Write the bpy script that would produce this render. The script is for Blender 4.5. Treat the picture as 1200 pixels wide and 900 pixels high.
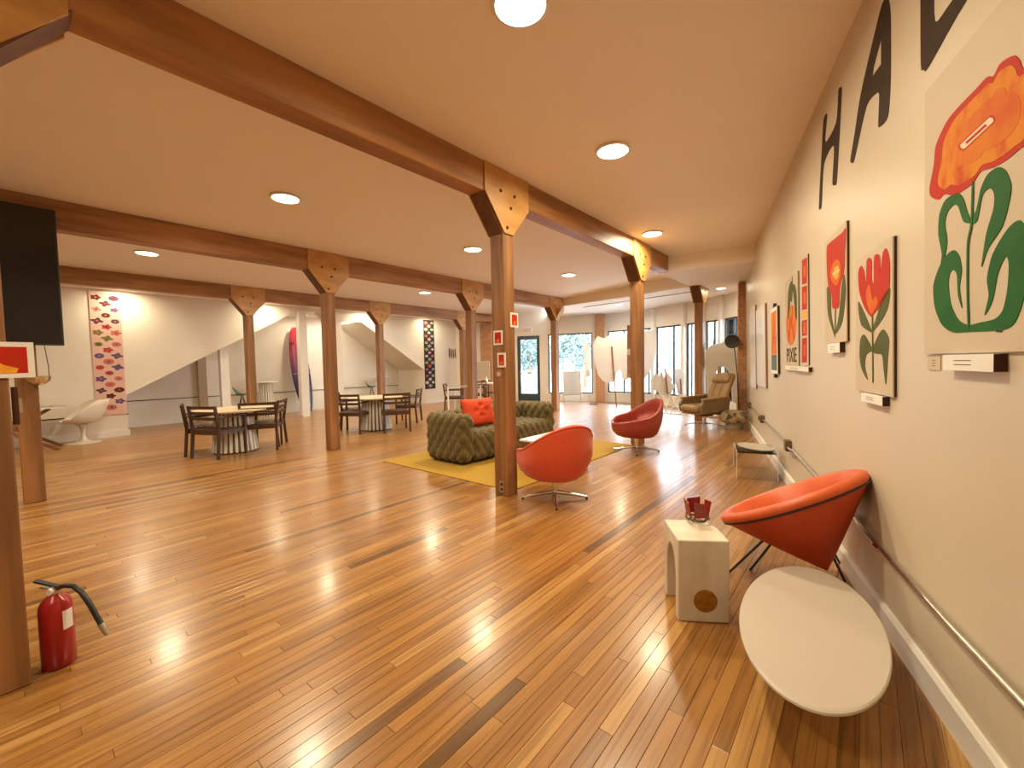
import bpy, bmesh, math, random
from mathutils import Vector, Matrix
from mathutils.geometry import tessellate_polygon
random.seed(7)
sc = bpy.context.scene
for o in list(bpy.data.objects): bpy.data.objects.remove(o)
COL = sc.collection
PI = math.pi

# ------------------------------------------------------------------ camera
FPX = 495.0; EYE = Vector((0, 0, 1.35))
def cam_basis(pitch, roll, yaw):
    F = Vector((0, math.cos(pitch), -math.sin(pitch))); R = Vector((1, 0, 0)); U = R.cross(F)
    R2 = math.cos(roll)*R + math.sin(roll)*U; U2 = -math.sin(roll)*R + math.cos(roll)*U
    M = Matrix.Rotation(yaw, 3, 'Z')
    return M@R2, M@U2, M@F
CR, CU, CF = cam_basis(0.0481, -0.0189, 0.6951)
cd = bpy.data.cameras.new('camera'); cam = bpy.data.objects.new('camera', cd); COL.objects.link(cam)
cd.sensor_fit = 'HORIZONTAL'; cd.sensor_width = 36; cd.lens = FPX/1200*36; cd.clip_start = .02; cd.clip_end = 300
cam.matrix_world = Matrix.Translation(EYE) @ Matrix((CR, CU, -CF)).transposed().to_4x4()
sc.camera = cam

# ------------------------------------------------------------------ sky, exposure
w = bpy.data.worlds.new('sky'); sc.world = w; w.use_nodes = True
bg = w.node_tree.nodes['Background']; bg.inputs[0].default_value = (.80, .90, 1, 1); bg.inputs[1].default_value = 15.0
sc.view_settings.view_transform = 'Standard'; sc.view_settings.look = 'None'
sc.view_settings.exposure = 0.27; sc.view_settings.gamma = 1; sc.view_settings.use_curve_mapping = False
DOWN_W = 39.0            # watts of one ceiling downlight
DOWN_C = (1.0, .87, .59)

# ------------------------------------------------------------------ photo geometry helpers
def ray(x, y): return CF + (x-600)/FPX*CR - (y-450)/FPX*CU
def fl(x, y, z=0):
    d = ray(x, y); return EYE + d*((z-EYE.z)/d.z)
def onplane(x, y, P, N):
    d = ray(x, y); return EYE + d*((Vector(P)-EYE).dot(N)/d.dot(N))
def onx(x, y, X):
    d = ray(x, y); return EYE + d*(X/d.x)

# ------------------------------------------------------------------ materials
MATS = {}
def mat(name, col, rough=.5, metal=0., col2=None, scale=(4, 4, 4), bump=0., coat=0., emit=None, estr=0., detail=4, lo=.35, hi=.65, sheen=0., spec=.5, bscale=None):
    if name in MATS: return MATS[name]
    m = bpy.data.materials.new(name); m.use_nodes = True; nt = m.node_tree; b = nt.nodes['Principled BSDF']
    b.inputs['Base Color'].default_value = (*col, 1); b.inputs['Roughness'].default_value = rough; b.inputs['Metallic'].default_value = metal
    b.inputs['Coat Weight'].default_value = coat; b.inputs['Coat Roughness'].default_value = .12
    b.inputs['Specular IOR Level'].default_value = spec
    if sheen: b.inputs['Sheen Weight'].default_value = sheen
    if emit: b.inputs['Emission Color'].default_value = (*emit, 1); b.inputs['Emission Strength'].default_value = estr
    if col2 or bump:
        tc = nt.nodes.new('ShaderNodeTexCoord'); mp = nt.nodes.new('ShaderNodeMapping'); mp.inputs['Scale'].default_value = scale
        nt.links.new(tc.outputs['Object'], mp.inputs[0])
        n = nt.nodes.new('ShaderNodeTexNoise'); n.inputs['Scale'].default_value = 1; n.inputs['Detail'].default_value = detail
        nt.links.new(mp.outputs[0], n.inputs[0])
        if col2:
            r = nt.nodes.new('ShaderNodeValToRGB'); r.color_ramp.elements[0].position = lo; r.color_ramp.elements[1].position = hi
            r.color_ramp.elements[0].color = (*col, 1); r.color_ramp.elements[1].color = (*col2, 1)
            nt.links.new(n.outputs[0], r.inputs[0]); nt.links.new(r.outputs[0], b.inputs['Base Color'])
        if bump:
            bp = nt.nodes.new('ShaderNodeBump'); bp.inputs['Strength'].default_value = bump; bp.inputs['Distance'].default_value = .01
            src = n
            if bscale:
                src = nt.nodes.new('ShaderNodeTexNoise'); src.inputs['Scale'].default_value = bscale; nt.links.new(tc.outputs['Object'], src.inputs[0])
            nt.links.new(src.outputs[0], bp.inputs['Height']); nt.links.new(bp.outputs[0], b.inputs['Normal'])
    MATS[name] = m; return m

def floor_mat():
    m = bpy.data.materials.new('oak_strip_floor'); m.use_nodes = True; nt = m.node_tree; b = nt.nodes['Principled BSDF']; L = nt.links.new
    at = nt.nodes.new('ShaderNodeAttribute'); at.attribute_name = 'tone'
    tc = nt.nodes.new('ShaderNodeTexCoord'); mp = nt.nodes.new('ShaderNodeMapping'); mp.inputs['Scale'].default_value = (48, 1.5, 1)
    cmb = nt.nodes.new('ShaderNodeCombineXYZ'); mul = nt.nodes.new('ShaderNodeMath'); mul.operation = 'MULTIPLY'; mul.inputs[1].default_value = 37
    L(at.outputs['Fac'], mul.inputs[0]); L(mul.outputs[0], cmb.inputs[2]); L(mul.outputs[0], cmb.inputs[1])
    add = nt.nodes.new('ShaderNodeVectorMath'); L(tc.outputs['Object'], mp.inputs[0]); L(mp.outputs[0], add.inputs[0]); L(cmb.outputs[0], add.inputs[1])
    n = nt.nodes.new('ShaderNodeTexNoise'); n.inputs['Scale'].default_value = 1; n.inputs['Detail'].default_value = 5; n.inputs['Distortion'].default_value = .8; L(add.outputs[0], n.inputs[0])
    ramp = nt.nodes.new('ShaderNodeValToRGB'); e = ramp.color_ramp.elements
    e[0].position = 0; e[0].color = (.14, .066, .02, 1); e[1].position = 1; e[1].color = (.50, .275, .090, 1)
    for p, c in ((.05, (.21, .092, .024)), (.12, (.285, .127, .031)), (.5, (.365, .164, .039)), (.88, (.415, .20, .050))):
        k = e.new(p); k.color = (*c, 1)
    L(at.outputs['Fac'], ramp.inputs[0])
    r2 = nt.nodes.new('ShaderNodeValToRGB'); r2.color_ramp.elements[0].position = .3; r2.color_ramp.elements[1].position = .56
    r2.color_ramp.elements[0].color = (.44, .36, .28, 1); r2.color_ramp.elements[1].color = (1, 1, 1, 1); L(n.outputs[0], r2.inputs[0])
    mx = nt.nodes.new('ShaderNodeMix'); mx.data_type = 'RGBA'; mx.blend_type = 'MULTIPLY'; mx.inputs['Factor'].default_value = .8
    L(ramp.outputs[0], mx.inputs['A']); L(r2.outputs[0], mx.inputs['B']); L(mx.outputs['Result'], b.inputs['Base Color'])
    b.inputs['Roughness'].default_value = .29; b.inputs['Coat Weight'].default_value = .22; b.inputs['Coat Roughness'].default_value = .15
    bp = nt.nodes.new('ShaderNodeBump'); bp.inputs['Strength'].default_value = .035; bp.inputs['Distance'].default_value = .004
    L(n.outputs[0], bp.inputs['Height']); L(bp.outputs[0], b.inputs['Normal'])
    return m
def glass_mat(name, tint=(1, 1, 1), ior=1.3, rough=0.):
    if name in MATS: return MATS[name]
    m = bpy.data.materials.new(name); m.use_nodes = True; nt = m.node_tree; nt.nodes.clear()
    out = nt.nodes.new('ShaderNodeOutputMaterial'); t = nt.nodes.new('ShaderNodeBsdfTransparent'); g = nt.nodes.new('ShaderNodeBsdfGlossy'); x = nt.nodes.new('ShaderNodeMixShader')
    fr = nt.nodes.new('ShaderNodeFresnel'); fr.inputs[0].default_value = ior
    t.inputs[0].default_value = (*tint, 1); g.inputs['Roughness'].default_value = rough; g.inputs[0].default_value = (.9, .9, .9, 1)
    nt.links.new(fr.outputs[0], x.inputs[0]); nt.links.new(t.outputs[0], x.inputs[1]); nt.links.new(g.outputs[0], x.inputs[2]); nt.links.new(x.outputs[0], out.inputs[0])
    MATS[name] = m; return m

M_FLOOR = floor_mat()
M_SUB = mat('subfloor', (.13, .06, .02), .9, col2=(.11, .05, .018))
M_WALL = mat('wall_paint', (.78, .715, .61), .5, col2=(.75, .68, .58), scale=(.7, .7, .7), bump=.05, bscale=90)
M_WALLR = mat('satin_wall_paint', (.62, .535, .41), .42, col2=(.59, .505, .385), scale=(.8, .8, .8), bump=.06, bscale=14, spec=.35)
M_WHITE = mat('white_paint', (.82, .78, .72), .5, col2=(.79, .75, .69), scale=(2, 2, 2))
M_CEIL = mat('ceiling_paint', (.90, .84, .765), .75, col2=(.88, .82, .745), scale=(.8, .8, .8))
M_CEILW = mat('soffit_paint', (.84, .81, .77), .7, col2=(.82, .79, .75), scale=(.8, .8, .8))
M_TIMV = mat('timber_upright', (.19, .080, .027), .5, col2=(.35, .155, .054), scale=(16, 16, 1.1), bump=.15, detail=6)
M_TIMH = mat('timber_beam', (.24, .104, .033), .5, col2=(.44, .205, .070), scale=(10, 1.0, 10), bump=.15, detail=6)
M_PLATE = mat('plywood_plate', (.42, .20, .055), .4, col2=(.56, .29, .085), scale=(30, 3, 10), bump=.1, detail=6)
M_BRACE = mat('brace_wood', (.10, .035, .012), .6, col2=(.16, .06, .02), scale=(10, 10, 3), bump=.1)
M_BLACK = mat('black_metal', (.012, .012, .013), .4, col2=(.02, .02, .02), scale=(20, 20, 20))
M_IRON = mat('iron_bolt', (.05, .03, .02), .5, .6, col2=(.08, .05, .03), scale=(60, 60, 60))
M_FRAME = mat('dark_aluminium', (.045, .07, .085), .35, .2, col2=(.055, .085, .10), scale=(9, 9, 9))
M_CHROME = mat('chrome', (.72, .70, .67), .16, 1., col2=(.66, .64, .61), scale=(8, 8, 8))
M_STEEL = mat('galvanised_steel', (.62, .58, .52), .32, 1., col2=(.52, .48, .43), scale=(30, 30, 30))
M_BRICK = mat('brick', (.46, .20, .09), .85, col2=(.62, .33, .17), scale=(14, 14, 14), bump=.3)
M_MORTAR = mat('mortar', (.50, .40, .31), .95, col2=(.42, .34, .26), scale=(20, 20, 20))
M_GLASS = glass_mat('window_glass', (.97, .99, 1))
M_ACRYL = glass_mat('clear_acrylic', (.97, .975, .98), ior=1.5)
M_LENS = mat('downlight_lens', (1, 1, 1), .5, emit=(1, .90, .70), estr=14)
M_CREAM = mat('cream_panel', (.58, .475, .35), .6, col2=(.55, .45, .325), scale=(3, 3, 3))
M_PAPER = mat('white_paper', (.82, .79, .75), .6, col2=(.78, .75, .71), scale=(6, 6, 6))

# ------------------------------------------------------------------ mesh helpers
class MB:
    def __init__(s): s.v = []; s.f = []
    def add(s, vs, fs):
        n = len(s.v); s.v += [tuple(v) for v in vs]; s.f += [tuple(n+i for i in f) for f in fs]; return s
    def box(s, c, d, M=None):
        x, y, z = d[0]/2, d[1]/2, d[2]/2
        vs = [Vector((c[0]+i*x, c[1]+j*y, c[2]+k*z)) for k in (-1, 1) for j in (-1, 1) for i in (-1, 1)]
        if M: vs = [M@v for v in vs]
        return s.add(vs, [(0, 2, 3, 1), (4, 5, 7, 6), (0, 1, 5, 4), (2, 6, 7, 3), (0, 4, 6, 2), (1, 3, 7, 5)])
    def bx(s, x0, x1, y0, y1, z0, z1): return s.box(((x0+x1)/2, (y0+y1)/2, (z0+z1)/2), (abs(x1-x0), abs(y1-y0), abs(z1-z0)))
    def bar(s, a, b, w, d, up=(0, 0, 1)):
        a = Vector(a); b = Vector(b); t = (b-a).normalized(); u = Vector(up)
        if abs(t.dot(u)) > .98: u = Vector((1, 0, 0))
        sx = t.cross(u).normalized(); sy = sx.cross(t)
        vs = [p + sx*(i*w/2) + sy*(j*d/2) for p in (a, b) for i, j in ((-1, -1), (1, -1), (1, 1), (-1, 1))]
        return s.add(vs, [(3, 2, 1, 0), (4, 5, 6, 7), (0, 1, 5, 4), (1, 2, 6, 5), (2, 3, 7, 6), (3, 0, 4, 7)])
    def tube(s, pts, r, n=10, cap=True):
        pts = [Vector(p) for p in pts]; rs = r if isinstance(r, (list, tuple)) else [r]*len(pts); rings = []
        t0 = (pts[1]-pts[0]).normalized(); u = Vector((0, 0, 1)) if abs(t0.z) < .9 else Vector((1, 0, 0))
        sx = t0.cross(u).normalized()
        for i, p in enumerate(pts):
            t = (pts[min(i+1, len(pts)-1)]-pts[max(i-1, 0)]).normalized(); sx = (sx - t*sx.dot(t)).normalized(); sy = t.cross(sx)
            rings.append([p + (sx*math.cos(2*PI*k/n)+sy*math.sin(2*PI*k/n))*rs[i] for k in range(n)])
        vs = [v for R in rings for v in R]; fs = []
        for i in range(len(pts)-1):
            for k in range(n): fs.append((i*n+k, i*n+(k+1) % n, (i+1)*n+(k+1) % n, (i+1)*n+k))
        if cap: fs.append(tuple(range(n-1, -1, -1))); fs.append(tuple((len(pts)-1)*n+k for k in range(n)))
        return s.add(vs, fs)
    def lathe(s, prof, n=32, c=(0, 0, 0), sx=1, sy=1, M=None):
        vs = []; fs = []
        for r, z in prof:
            for k in range(n):
                v = Vector((c[0]+sx*r*math.cos(2*PI*k/n), c[1]+sy*r*math.sin(2*PI*k/n), c[2]+z)); vs.append(M@v if M else v)
        for i in range(len(prof)-1):
            for k in range(n): fs.append((i*n+k, i*n+(k+1) % n, (i+1)*n+(k+1) % n, (i+1)*n+k))
        fs.append(tuple(range(n-1, -1, -1))); fs.append(tuple((len(prof)-1)*n+k for k in range(n)))
        return s.add(vs, fs)
    def grid(s, P, closed=False):     # P[i][j] points
        ni = len(P); nj = len(P[0]); vs = [p for r in P for p in r]; fs = []
        for i in range(ni-1):
            for j in range(nj if closed else nj-1): fs.append((i*nj+j, i*nj+(j+1) % nj, (i+1)*nj+(j+1) % nj, (i+1)*nj+j))
        return s.add(vs, fs)
    def prism(s, loops, w0, w1, fn=None):     # loops: outer + holes in 2D; fn(u,v,w)->3D
        fn = fn or (lambda u, v, w: (u, v, w))
        flat = [p for l in loops for p in l]; tris = tessellate_polygon([[Vector((p[0], p[1], 0)) for p in l] for l in loops]); n = len(flat)
        vs = [fn(p[0], p[1], w1) for p in flat] + [fn(p[0], p[1], w0) for p in flat]
        fs = [tuple(t) for t in tris] + [tuple(n+i for i in reversed(t)) for t in tris]; k = 0
        for l in loops:
            m = len(l)
            for i in range(m): a, b = k+i, k+(i+1) % m; fs.append((a, b, n+b, n+a))
            k += m
        return s.add(vs, fs)
    def build(s, name, m, parent=None, smooth=False, bevel=0., seg=2, auto=None):
        me = bpy.data.meshes.new(name); me.from_pydata(s.v, [], s.f)
        bm = bmesh.new(); bm.from_mesh(me); bmesh.ops.recalc_face_normals(bm, faces=bm.faces)
        if bevel: bmesh.ops.bevel(bm, geom=[e for e in bm.edges if e.is_manifold and e.calc_face_angle(0) > .6], offset=bevel, segments=seg, affect='EDGES', profile=.5)
        if smooth:
            for f in bm.faces: f.smooth = True
            a = auto if auto is not None else .7
            for e in bm.edges:
                if e.is_manifold and e.calc_face_angle(0) > a: e.smooth = False
        bm.to_mesh(me); bm.free(); me.materials.append(m)
        o = bpy.data.objects.new(name, me); COL.objects.link(o)
        if parent: o.parent = parent
        return o
def tag(o, label, cat, group=None, kind=None):
    o['label'] = label
    if cat: o['category'] = cat
    if group: o['group'] = group
    if kind: o['kind'] = kind
    return o
def empty(name, label, cat, loc=(0, 0, 0), rz=0, group=None, M=None):
    o = bpy.data.objects.new(name, None); COL.objects.link(o); o.empty_display_size = .1
    if M is not None: o.matrix_world = M
    else: o.location = loc; o.rotation_euler = (0, 0, rz)
    return tag(o, label, cat, group)
def struct(o, label=None):
    o['kind'] = 'structure'
    if label: o['label'] = label
    return o
def copy_thing(root, loc, rz, label, group=None):
    r = root.copy(); COL.objects.link(r); r.location = loc; r.rotation_euler = (0, 0, rz); r['label'] = label
    if group: r['group'] = group
    for ch in list(root.children):
        c = ch.copy(); COL.objects.link(c); c.parent = r
        for g in list(ch.children):
            d = g.copy(); COL.objects.link(d); d.parent = c
    return r
def ang(dx, dy): return math.atan2(dy, dx)

# ------------------------------------------------------------------ right wall frame (slightly out of plumb)
WD = Vector((-.26457, .96437, 0)); WN = Vector((.96437, .26457, 0)); WD0 = .826; WLEAN = .0195
WU = -WD
WV = (Vector((0, 0, 1))*math.cos(WLEAN) - WN*math.sin(WLEAN))
WW = WU.cross(WV)                      # into the room
WO = WN*WD0
def WM(u, v, off=0): return Matrix.Translation(WO+WU*u+WV*v+WW*off) @ Matrix((WU, WV, WW)).transposed().to_4x4()
def wuv(px, py, off=0):
    P = onplane(px, py, WO+WW*off, WW) - WO; return P.dot(WU), P.dot(WV)

# ------------------------------------------------------------------ floor
XL = -11.86                            # stair wall plane
BB0 = Vector((-11.86, 10.97, 0)); BDIR = Vector((.927, .375, 0)).normalized(); BNORM = Vector((-BDIR.y, BDIR.x, 0))   # back wall, normal outwards
STORE = [(-6.72, 13.06), (-5.55, 12.97), (-4.95, 12.80), (-3.90, 12.32), (-3.30, 11.98), (-2.75, 11.62), (-2.2, 11.05)]
def y_end(X):
    if X < -11.86: return 10.9
    if X < -6.72: ye = BB0.y + (X-BB0.x)*BDIR.y/BDIR.x
    else:
        ye = 11.0
        for (xa, ya), (xb, yb) in zip(STORE, STORE[1:]):
            if xa <= X <= xb: ye = ya+(yb-ya)*(X-xa)/(xb-xa)
    return min(ye, (WD0-.01-WN.x*X)/WN.y)
fb = MB().bx(-13.6, 3, -5.2, 14, -.12, -.016).build('floor', M_SUB); struct(fb, 'oak strip floor running under the timber posts')
PW = .057; planks = []; X = -13.5
while X < 2.1:
    y = -5.0 - random.random()*1.2; ym = max(y_end(X), y_end(X+PW))
    while y < ym:
        L = random.choice((.6, .9, 1.2, 1.5, 1.9, 2.3)) * random.uniform(.85, 1.15); y1 = min(y+L, ym)
        if y1-y > .03 and y1 > -5: planks.append((X, max(y, -5), y1))
        y = y1
        if ym-y < .05: break
    X += PW
def plank_geo(x, y0, y1):
    g = .0005; b = .0011; x0, x1, a, c = x+g, x+PW-g, y0+g, y1-g
    vs = [(x0, a, -.016), (x1, a, -.016), (x1, c, -.016), (x0, c, -.016), (x0, a, -b), (x1, a, -b), (x1, c, -b), (x0, c, -b), (x0+b, a+b, 0), (x1-b, a+b, 0), (x1-b, c-b, 0), (x0+b, c-b, 0)]
    fs = [(8, 9, 10, 11)] + [(i, (i+1) % 4, 4+(i+1) % 4, 4+i) for i in range(4)] + [(4+i, 4+(i+1) % 4, 8+(i+1) % 4, 8+i) for i in range(4)]
    return vs, fs
def score(p):
    x, y = p[0]+PW/2, (p[1]+p[2])/2; v = Vector((x, y, 0))-EYE; d = v.dot(CF)
    if d < .3: return 0
    px, py = 600+FPX*v.dot(CR)/d, 450-FPX*v.dot(CU)/d
    return (p[2]-p[1])/d**3 if -20 < px < 1220 and py < 920 else 0
planks.sort(key=score, reverse=True)
def plank_obj(name, items):
    vs = []; fs = []; tn = []
    for p in items:
        v, f = plank_geo(*p); n = len(vs); vs += v; fs += [tuple(n+i for i in q) for q in f]
        t = random.random(); t = .12+.88*t if t > .05 else t
        tn += [t]*len(f)
    me = bpy.data.meshes.new(name); me.from_pydata(vs, [], fs); a = me.attributes.new('tone', 'FLOAT', 'FACE'); a.data.foreach_set('value', tn)
    me.materials.append(M_FLOOR); o = bpy.data.objects.new(name, me); COL.objects.link(o); o.parent = fb; return o
for p in planks[:300]: plank_obj('plank', [p])
pf = plank_obj('plank_field', planks[300:]); pf['kind'] = 'stuff'

# ------------------------------------------------------------------ ceiling
def cz(X):
    P = [(-13.6, 2.97), (-11.86, 2.985), (-10.66, 3.15), (-6.6, 3.175), (-2.75, 3.247), (3, 3.247)]
    for (a, za), (b, zb) in zip(P, P[1:]):
        if a <= X <= b: return za+(zb-za)*(X-a)/(b-a)
    return 3.2
def slab(name, poly, label, m=M_CEIL, z=None, t=.06):
    vs = [(x, y, (cz(x) if z is None else z)) for x, y in poly]; n = len(vs)
    mb = MB(); tris = tessellate_polygon([[Vector((p[0], p[1], 0)) for p in poly]])
    mb.add(vs+[(a, b, c+t) for a, b, c in vs], [tuple(q) for q in tris]+[tuple(n+i for i in q) for q in tris]+[(i, (i+1) % n, n+(i+1) % n, n+i) for i in range(n)])
    return struct(mb.build(name, m), label)
c0 = slab('ceiling', [(-2.85, -5), (2.35, -5), (-1.25, 8.05), (-2.85, 7.80)], 'beige plaster ceiling bay over the picture wall')
slab('ceiling', [(-6.7, -5), (-2.85, -5), (-2.85, 9.85), (-6.7, 10.45)], 'beige plaster ceiling bay over the sofa')
slab('ceiling', [(-10.55, -5), (-6.7, -5), (-6.7, 10.45), (-8.70, 12.4), (-8.70, 12.5), (-10.55, 11.6)], 'beige plaster ceiling bay over the dining tables')
slab('ceiling', [(-11.95, -5), (-10.55, -5), (-10.55, 11.6), (-11.95, 11.1)], 'beige plaster ceiling strip before the stair wall')
ZS = 2.965
slab('ceiling', [(-2.96, 7.80), (-1.25, 8.05), (-1.9, 11.3), (-2.7, 11.9), (-3.4, 12.3), (-4.0, 12.6), (-5.0, 13.1), (-5.6, 13.2), (-6.72, 13.3), (-8.75, 12.45), (-6.72, 10.38), (-2.96, 9.78)], 'lower white ceiling by the shop windows', M_CEILW, ZS, .05)
def hdr(name, a, b, z0, z1, th, label, m=M_CEIL):
    a = Vector((*a, 0)); b = Vector((*b, 0)); n = Vector((-(b-a).y, (b-a).x, 0)).normalized()*th
    mb = MB(); vs = [Vector((p.x, p.y, z)) for z in (z0, z1) for p in (a, b, b+n, a+n)]
    mb.add(vs, [(0, 1, 2, 3), (4, 5, 6, 7), (0, 1, 5, 4), (1, 2, 6, 5), (2, 3, 7, 6), (3, 0, 4, 7)])
    return struct(mb.build(name, m), label)
hdr('trim_1', (-2.955, 7.785), (-1.25, 8.05), ZS+.004, 3.26, .12, 'beige bulkhead from beam end to picture wall')
hdr('trim_2', (-6.80, 10.35), (-2.96, 9.74), ZS+.004, 3.23, .12, 'beige bulkhead before the lower shopfront ceiling')
hdr('trim_3', (-2.96, 7.95), (-2.96, 9.74), ZS+.055, 3.24, .1, 'short bulkhead running on from the central beam')
tag(MB().bar((-6.35, 10.95, ZS-.006), (-3.1, 10.45, ZS-.006), .05, .008).build('slot_diffuser', M_BLACK), 'thin black linear slot in the lower white ceiling', 'air vent')

# ------------------------------------------------------------------ right wall, baseboard
mb = MB(); mb.prism([[(-11.2, 0), (5.4, 0), (5.4, 3.32), (-11.2, 3.32)]], -.12, 0, lambda u, v, w_: WO+WU*u+WV*v+WW*w_)
struct(mb.build('wall_right', M_WALLR), 'satin beige picture wall')
mb = MB(); mb.prism([[(0, 0), (.022, 0), (.022, .11), (.012, .125), (0, .125)]], -9.5, 5.2, lambda a, b, s: WO+WU*s+WV*b+WW*a)
struct(mb.build('baseboard_right', M_WHITE), 'painted baseboard under the picture wall')

# ------------------------------------------------------------------ left side: stair wall, recess
def YZ(x0, x1):
    return lambda u, v, w_: (x0 if w_ == 0 else x1, u, v)
mb = MB(); mb.prism([[(-5, 0), (1.607, 0), (1.607, .846), (5.2, 2.9), (6.12, 2.9), (6.12, 0), (6.42, 0), (6.42, 2.70), (7.08, 2.70), (9.43, 1.19), (9.43, 0), (11.05, 0), (11.05, 3.05), (-5, 3.05)]], 0, 1, YZ(XL-.14, XL))
struct(mb.build('wall_left', M_WALL), 'cream stair wall with two sloping openings')
struct(MB().bx(-13.5, -13.4, -5, 11, 0, 3.1).build('wall_recess', M_WHITE), 'white boarded wall at the back of the stair recess')
struct(MB().bx(-13.4, XL-.14, 9.43, 9.53, 0, 3.0).build('wall_recess_end', M_WALL), 'low beige wall closing the recess under the stair')
struct(MB().bx(-13.4, XL-.14, 1.50, 1.607, 0, 3.0).build('wall_recess_start', M_WALL))
mb = MB(); mb.prism([[(7.05, 2.72), (9.43, 1.185), (9.43, 1.12+.16), (7.05, 2.82)]], 0, 1, YZ(-13.4, XL-.14))
struct(mb.build('trim_4', M_WALL), 'sloping beige soffit of the right stair flight')
mb = MB(); mb.prism([[(1.607, .86), (5.2, 2.915), (5.2, 3.0), (1.607, .96)]], 0, 1, YZ(-13.4, XL-.14))
struct(mb.build('trim_5', M_WALL), 'sloping soffit of the left stair flight')
struct(MB().bx(-13.4, XL-.14, 5.2, 7.06, 2.90, 2.97).build('ceiling_recess', M_CEILW), 'white ceiling inside the stair recess')
struct(MB().bx(XL, XL+.02, -5, 1.63, 0, .12).bx(XL, XL+.02, 9.43, 10.95, 0, .12).build('baseboard_left', M_WHITE), 'cream baseboard along the stair wall')
struct(MB().bx(-13.4, -13.38, 1.61, 9.43, 0, .12).build('baseboard_recess', M_WHITE), 'white baseboard inside the stair recess')
for (a, b, z, xx) in ((-5, 1.63, .445, XL+.0), (1.61, 9.42, .62, -13.4)):
    struct(MB().bx(xx, xx+.012, a, b, z, z+.02).build('trim_6', M_BLACK), 'thin dark rail along the %s wall' % ('stair' if a < 0 else 'recess'))
p = empty('square_column', 'slim white square column standing in front of the surfboard', 'column', (XL-.02, 5.27, 0))
MB().bx(-.09, .09, -.105, .105, .03, 2.9).build('shaft', M_WHITE, p); MB().bx(-.10, .10, -.095, .095, 0, .03).build('foot', M_WHITE, p)
p = empty('square_column', 'white square column behind the far end of the left dining table', 'column', (-12.12, 3.46, 0))
MB().bx(-.09, .09, -.09, .09, .03, 1.83).build('shaft', M_WHITE, p); MB().bx(-.10, .10, -.10, .10, 0, .03).build('foot', M_WHITE, p)
p = empty('square_column', 'beige square pilaster at the back of the stair recess', 'column', (-13.32, 3.3, 0))
MB().bx(-.075, .075, -.09, .09, .03, 1.8).build('shaft', mat('beige_paint', (.52, .42, .32), .6, col2=(.49, .39, .29)), p); MB().bx(-.08, .08, -.10, .10, 0, .03).build('foot', M_WHITE, p)
p = empty('square_column', 'white jamb column between the two stair openings', 'column', (XL-.24, 6.27, 0))
MB().bx(-.09, .09, -.12, .12, .03, 2.9).build('shaft', M_WHITE, p); mb = MB(); mb.prism([[(-.12, 2.9), (-.12, 2.5), (-.5, 2.86), (-.5, 2.9)]], 0, 1, YZ(-.06, .06)); mb.build('corner_brace', M_WHITE, p)

# ------------------------------------------------------------------ back wall with door and window, shopfront
def wallpan(p0, d, outn, s0, s1, z1, holes, th, name, m, label):
    mb = MB()
    def fn(u, v, w_): q = p0 + d*u + outn*w_; return (q.x, q.y, v)
    hs = sorted(holes); cur = s0
    for a, b, z0, zt in hs:
        if a-cur > .001: mb.prism([[(cur, 0), (a, 0), (a, z1), (cur, z1)]], 0, th, fn)
        if z0 > .001: mb.prism([[(a, 0), (b, 0), (b, z0), (a, z0)]], 0, th, fn)
        mb.prism([[(a, zt), (b, zt), (b, z1), (a, z1)]], 0, th, fn); cur = b
    mb.prism([[(cur, 0), (s1, 0), (s1, z1), (cur, z1)]], 0, th, fn)
    return struct(mb.build(name, m), label)
def fr(p0, d, outn):
    def fn(u, v, w_): q = p0 + d*u + outn*w_; return (q.x, q.y, v)
    return fn
FB = fr(BB0, BDIR, BNORM)
wallpan(BB0, BDIR, BNORM, -.1, 5.58, 3.2, [(2.41, 3.24, 0, 2.33), (3.54, 5.10, .27, 2.36)], .15, 'wall_back', M_WALL, 'cream back wall with the glazed exit door')
def window(name, label, F, a, b, z0, z1, mull, fw=.045, extra=()):
    t = bpy.data.objects.new(name, None); COL.objects.link(t); c = F((a+b)/2, z0, 0); t.location = c; t['kind'] = 'structure'; t['label'] = label
    G = lambda u, v, w_: Vector(F(u, v, w_)) - Vector(c)
    def rect(nm, u0, u1, v0, v1, w0, w1, m): return MB().prism([[(u0, v0), (u1, v0), (u1, v1), (u0, v1)]], w0, w1, G).build(nm, m, t)
    rect('frame_rail', a, b, z0, z0+fw, .04, .08, M_FRAME); rect('frame_rail', a, b, z1-fw, z1, .04, .08, M_FRAME)
    rect('frame_stile', a, a+fw, z0+fw, z1-fw, .04, .08, M_FRAME); rect('frame_stile', b-fw, b, z0+fw, z1-fw, .04, .08, M_FRAME)
    us = [a+fw] + [x for x in mull] + [b-fw]
    for x, wd in zip(mull, extra or [.05]*len(mull)): rect('mullion', x-wd/2, x+wd/2, z0+fw, z1-fw, .045, .085, M_FRAME)
    for u0, u1 in zip(us, us[1:]): rect('pane', u0, u1, z0+fw, z1-fw, .06, .07, M_GLASS)
    return t
window('window_1', 'wide dark-framed window right of the exit door', FB, 3.54, 5.10, .27, 2.36, [])
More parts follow.
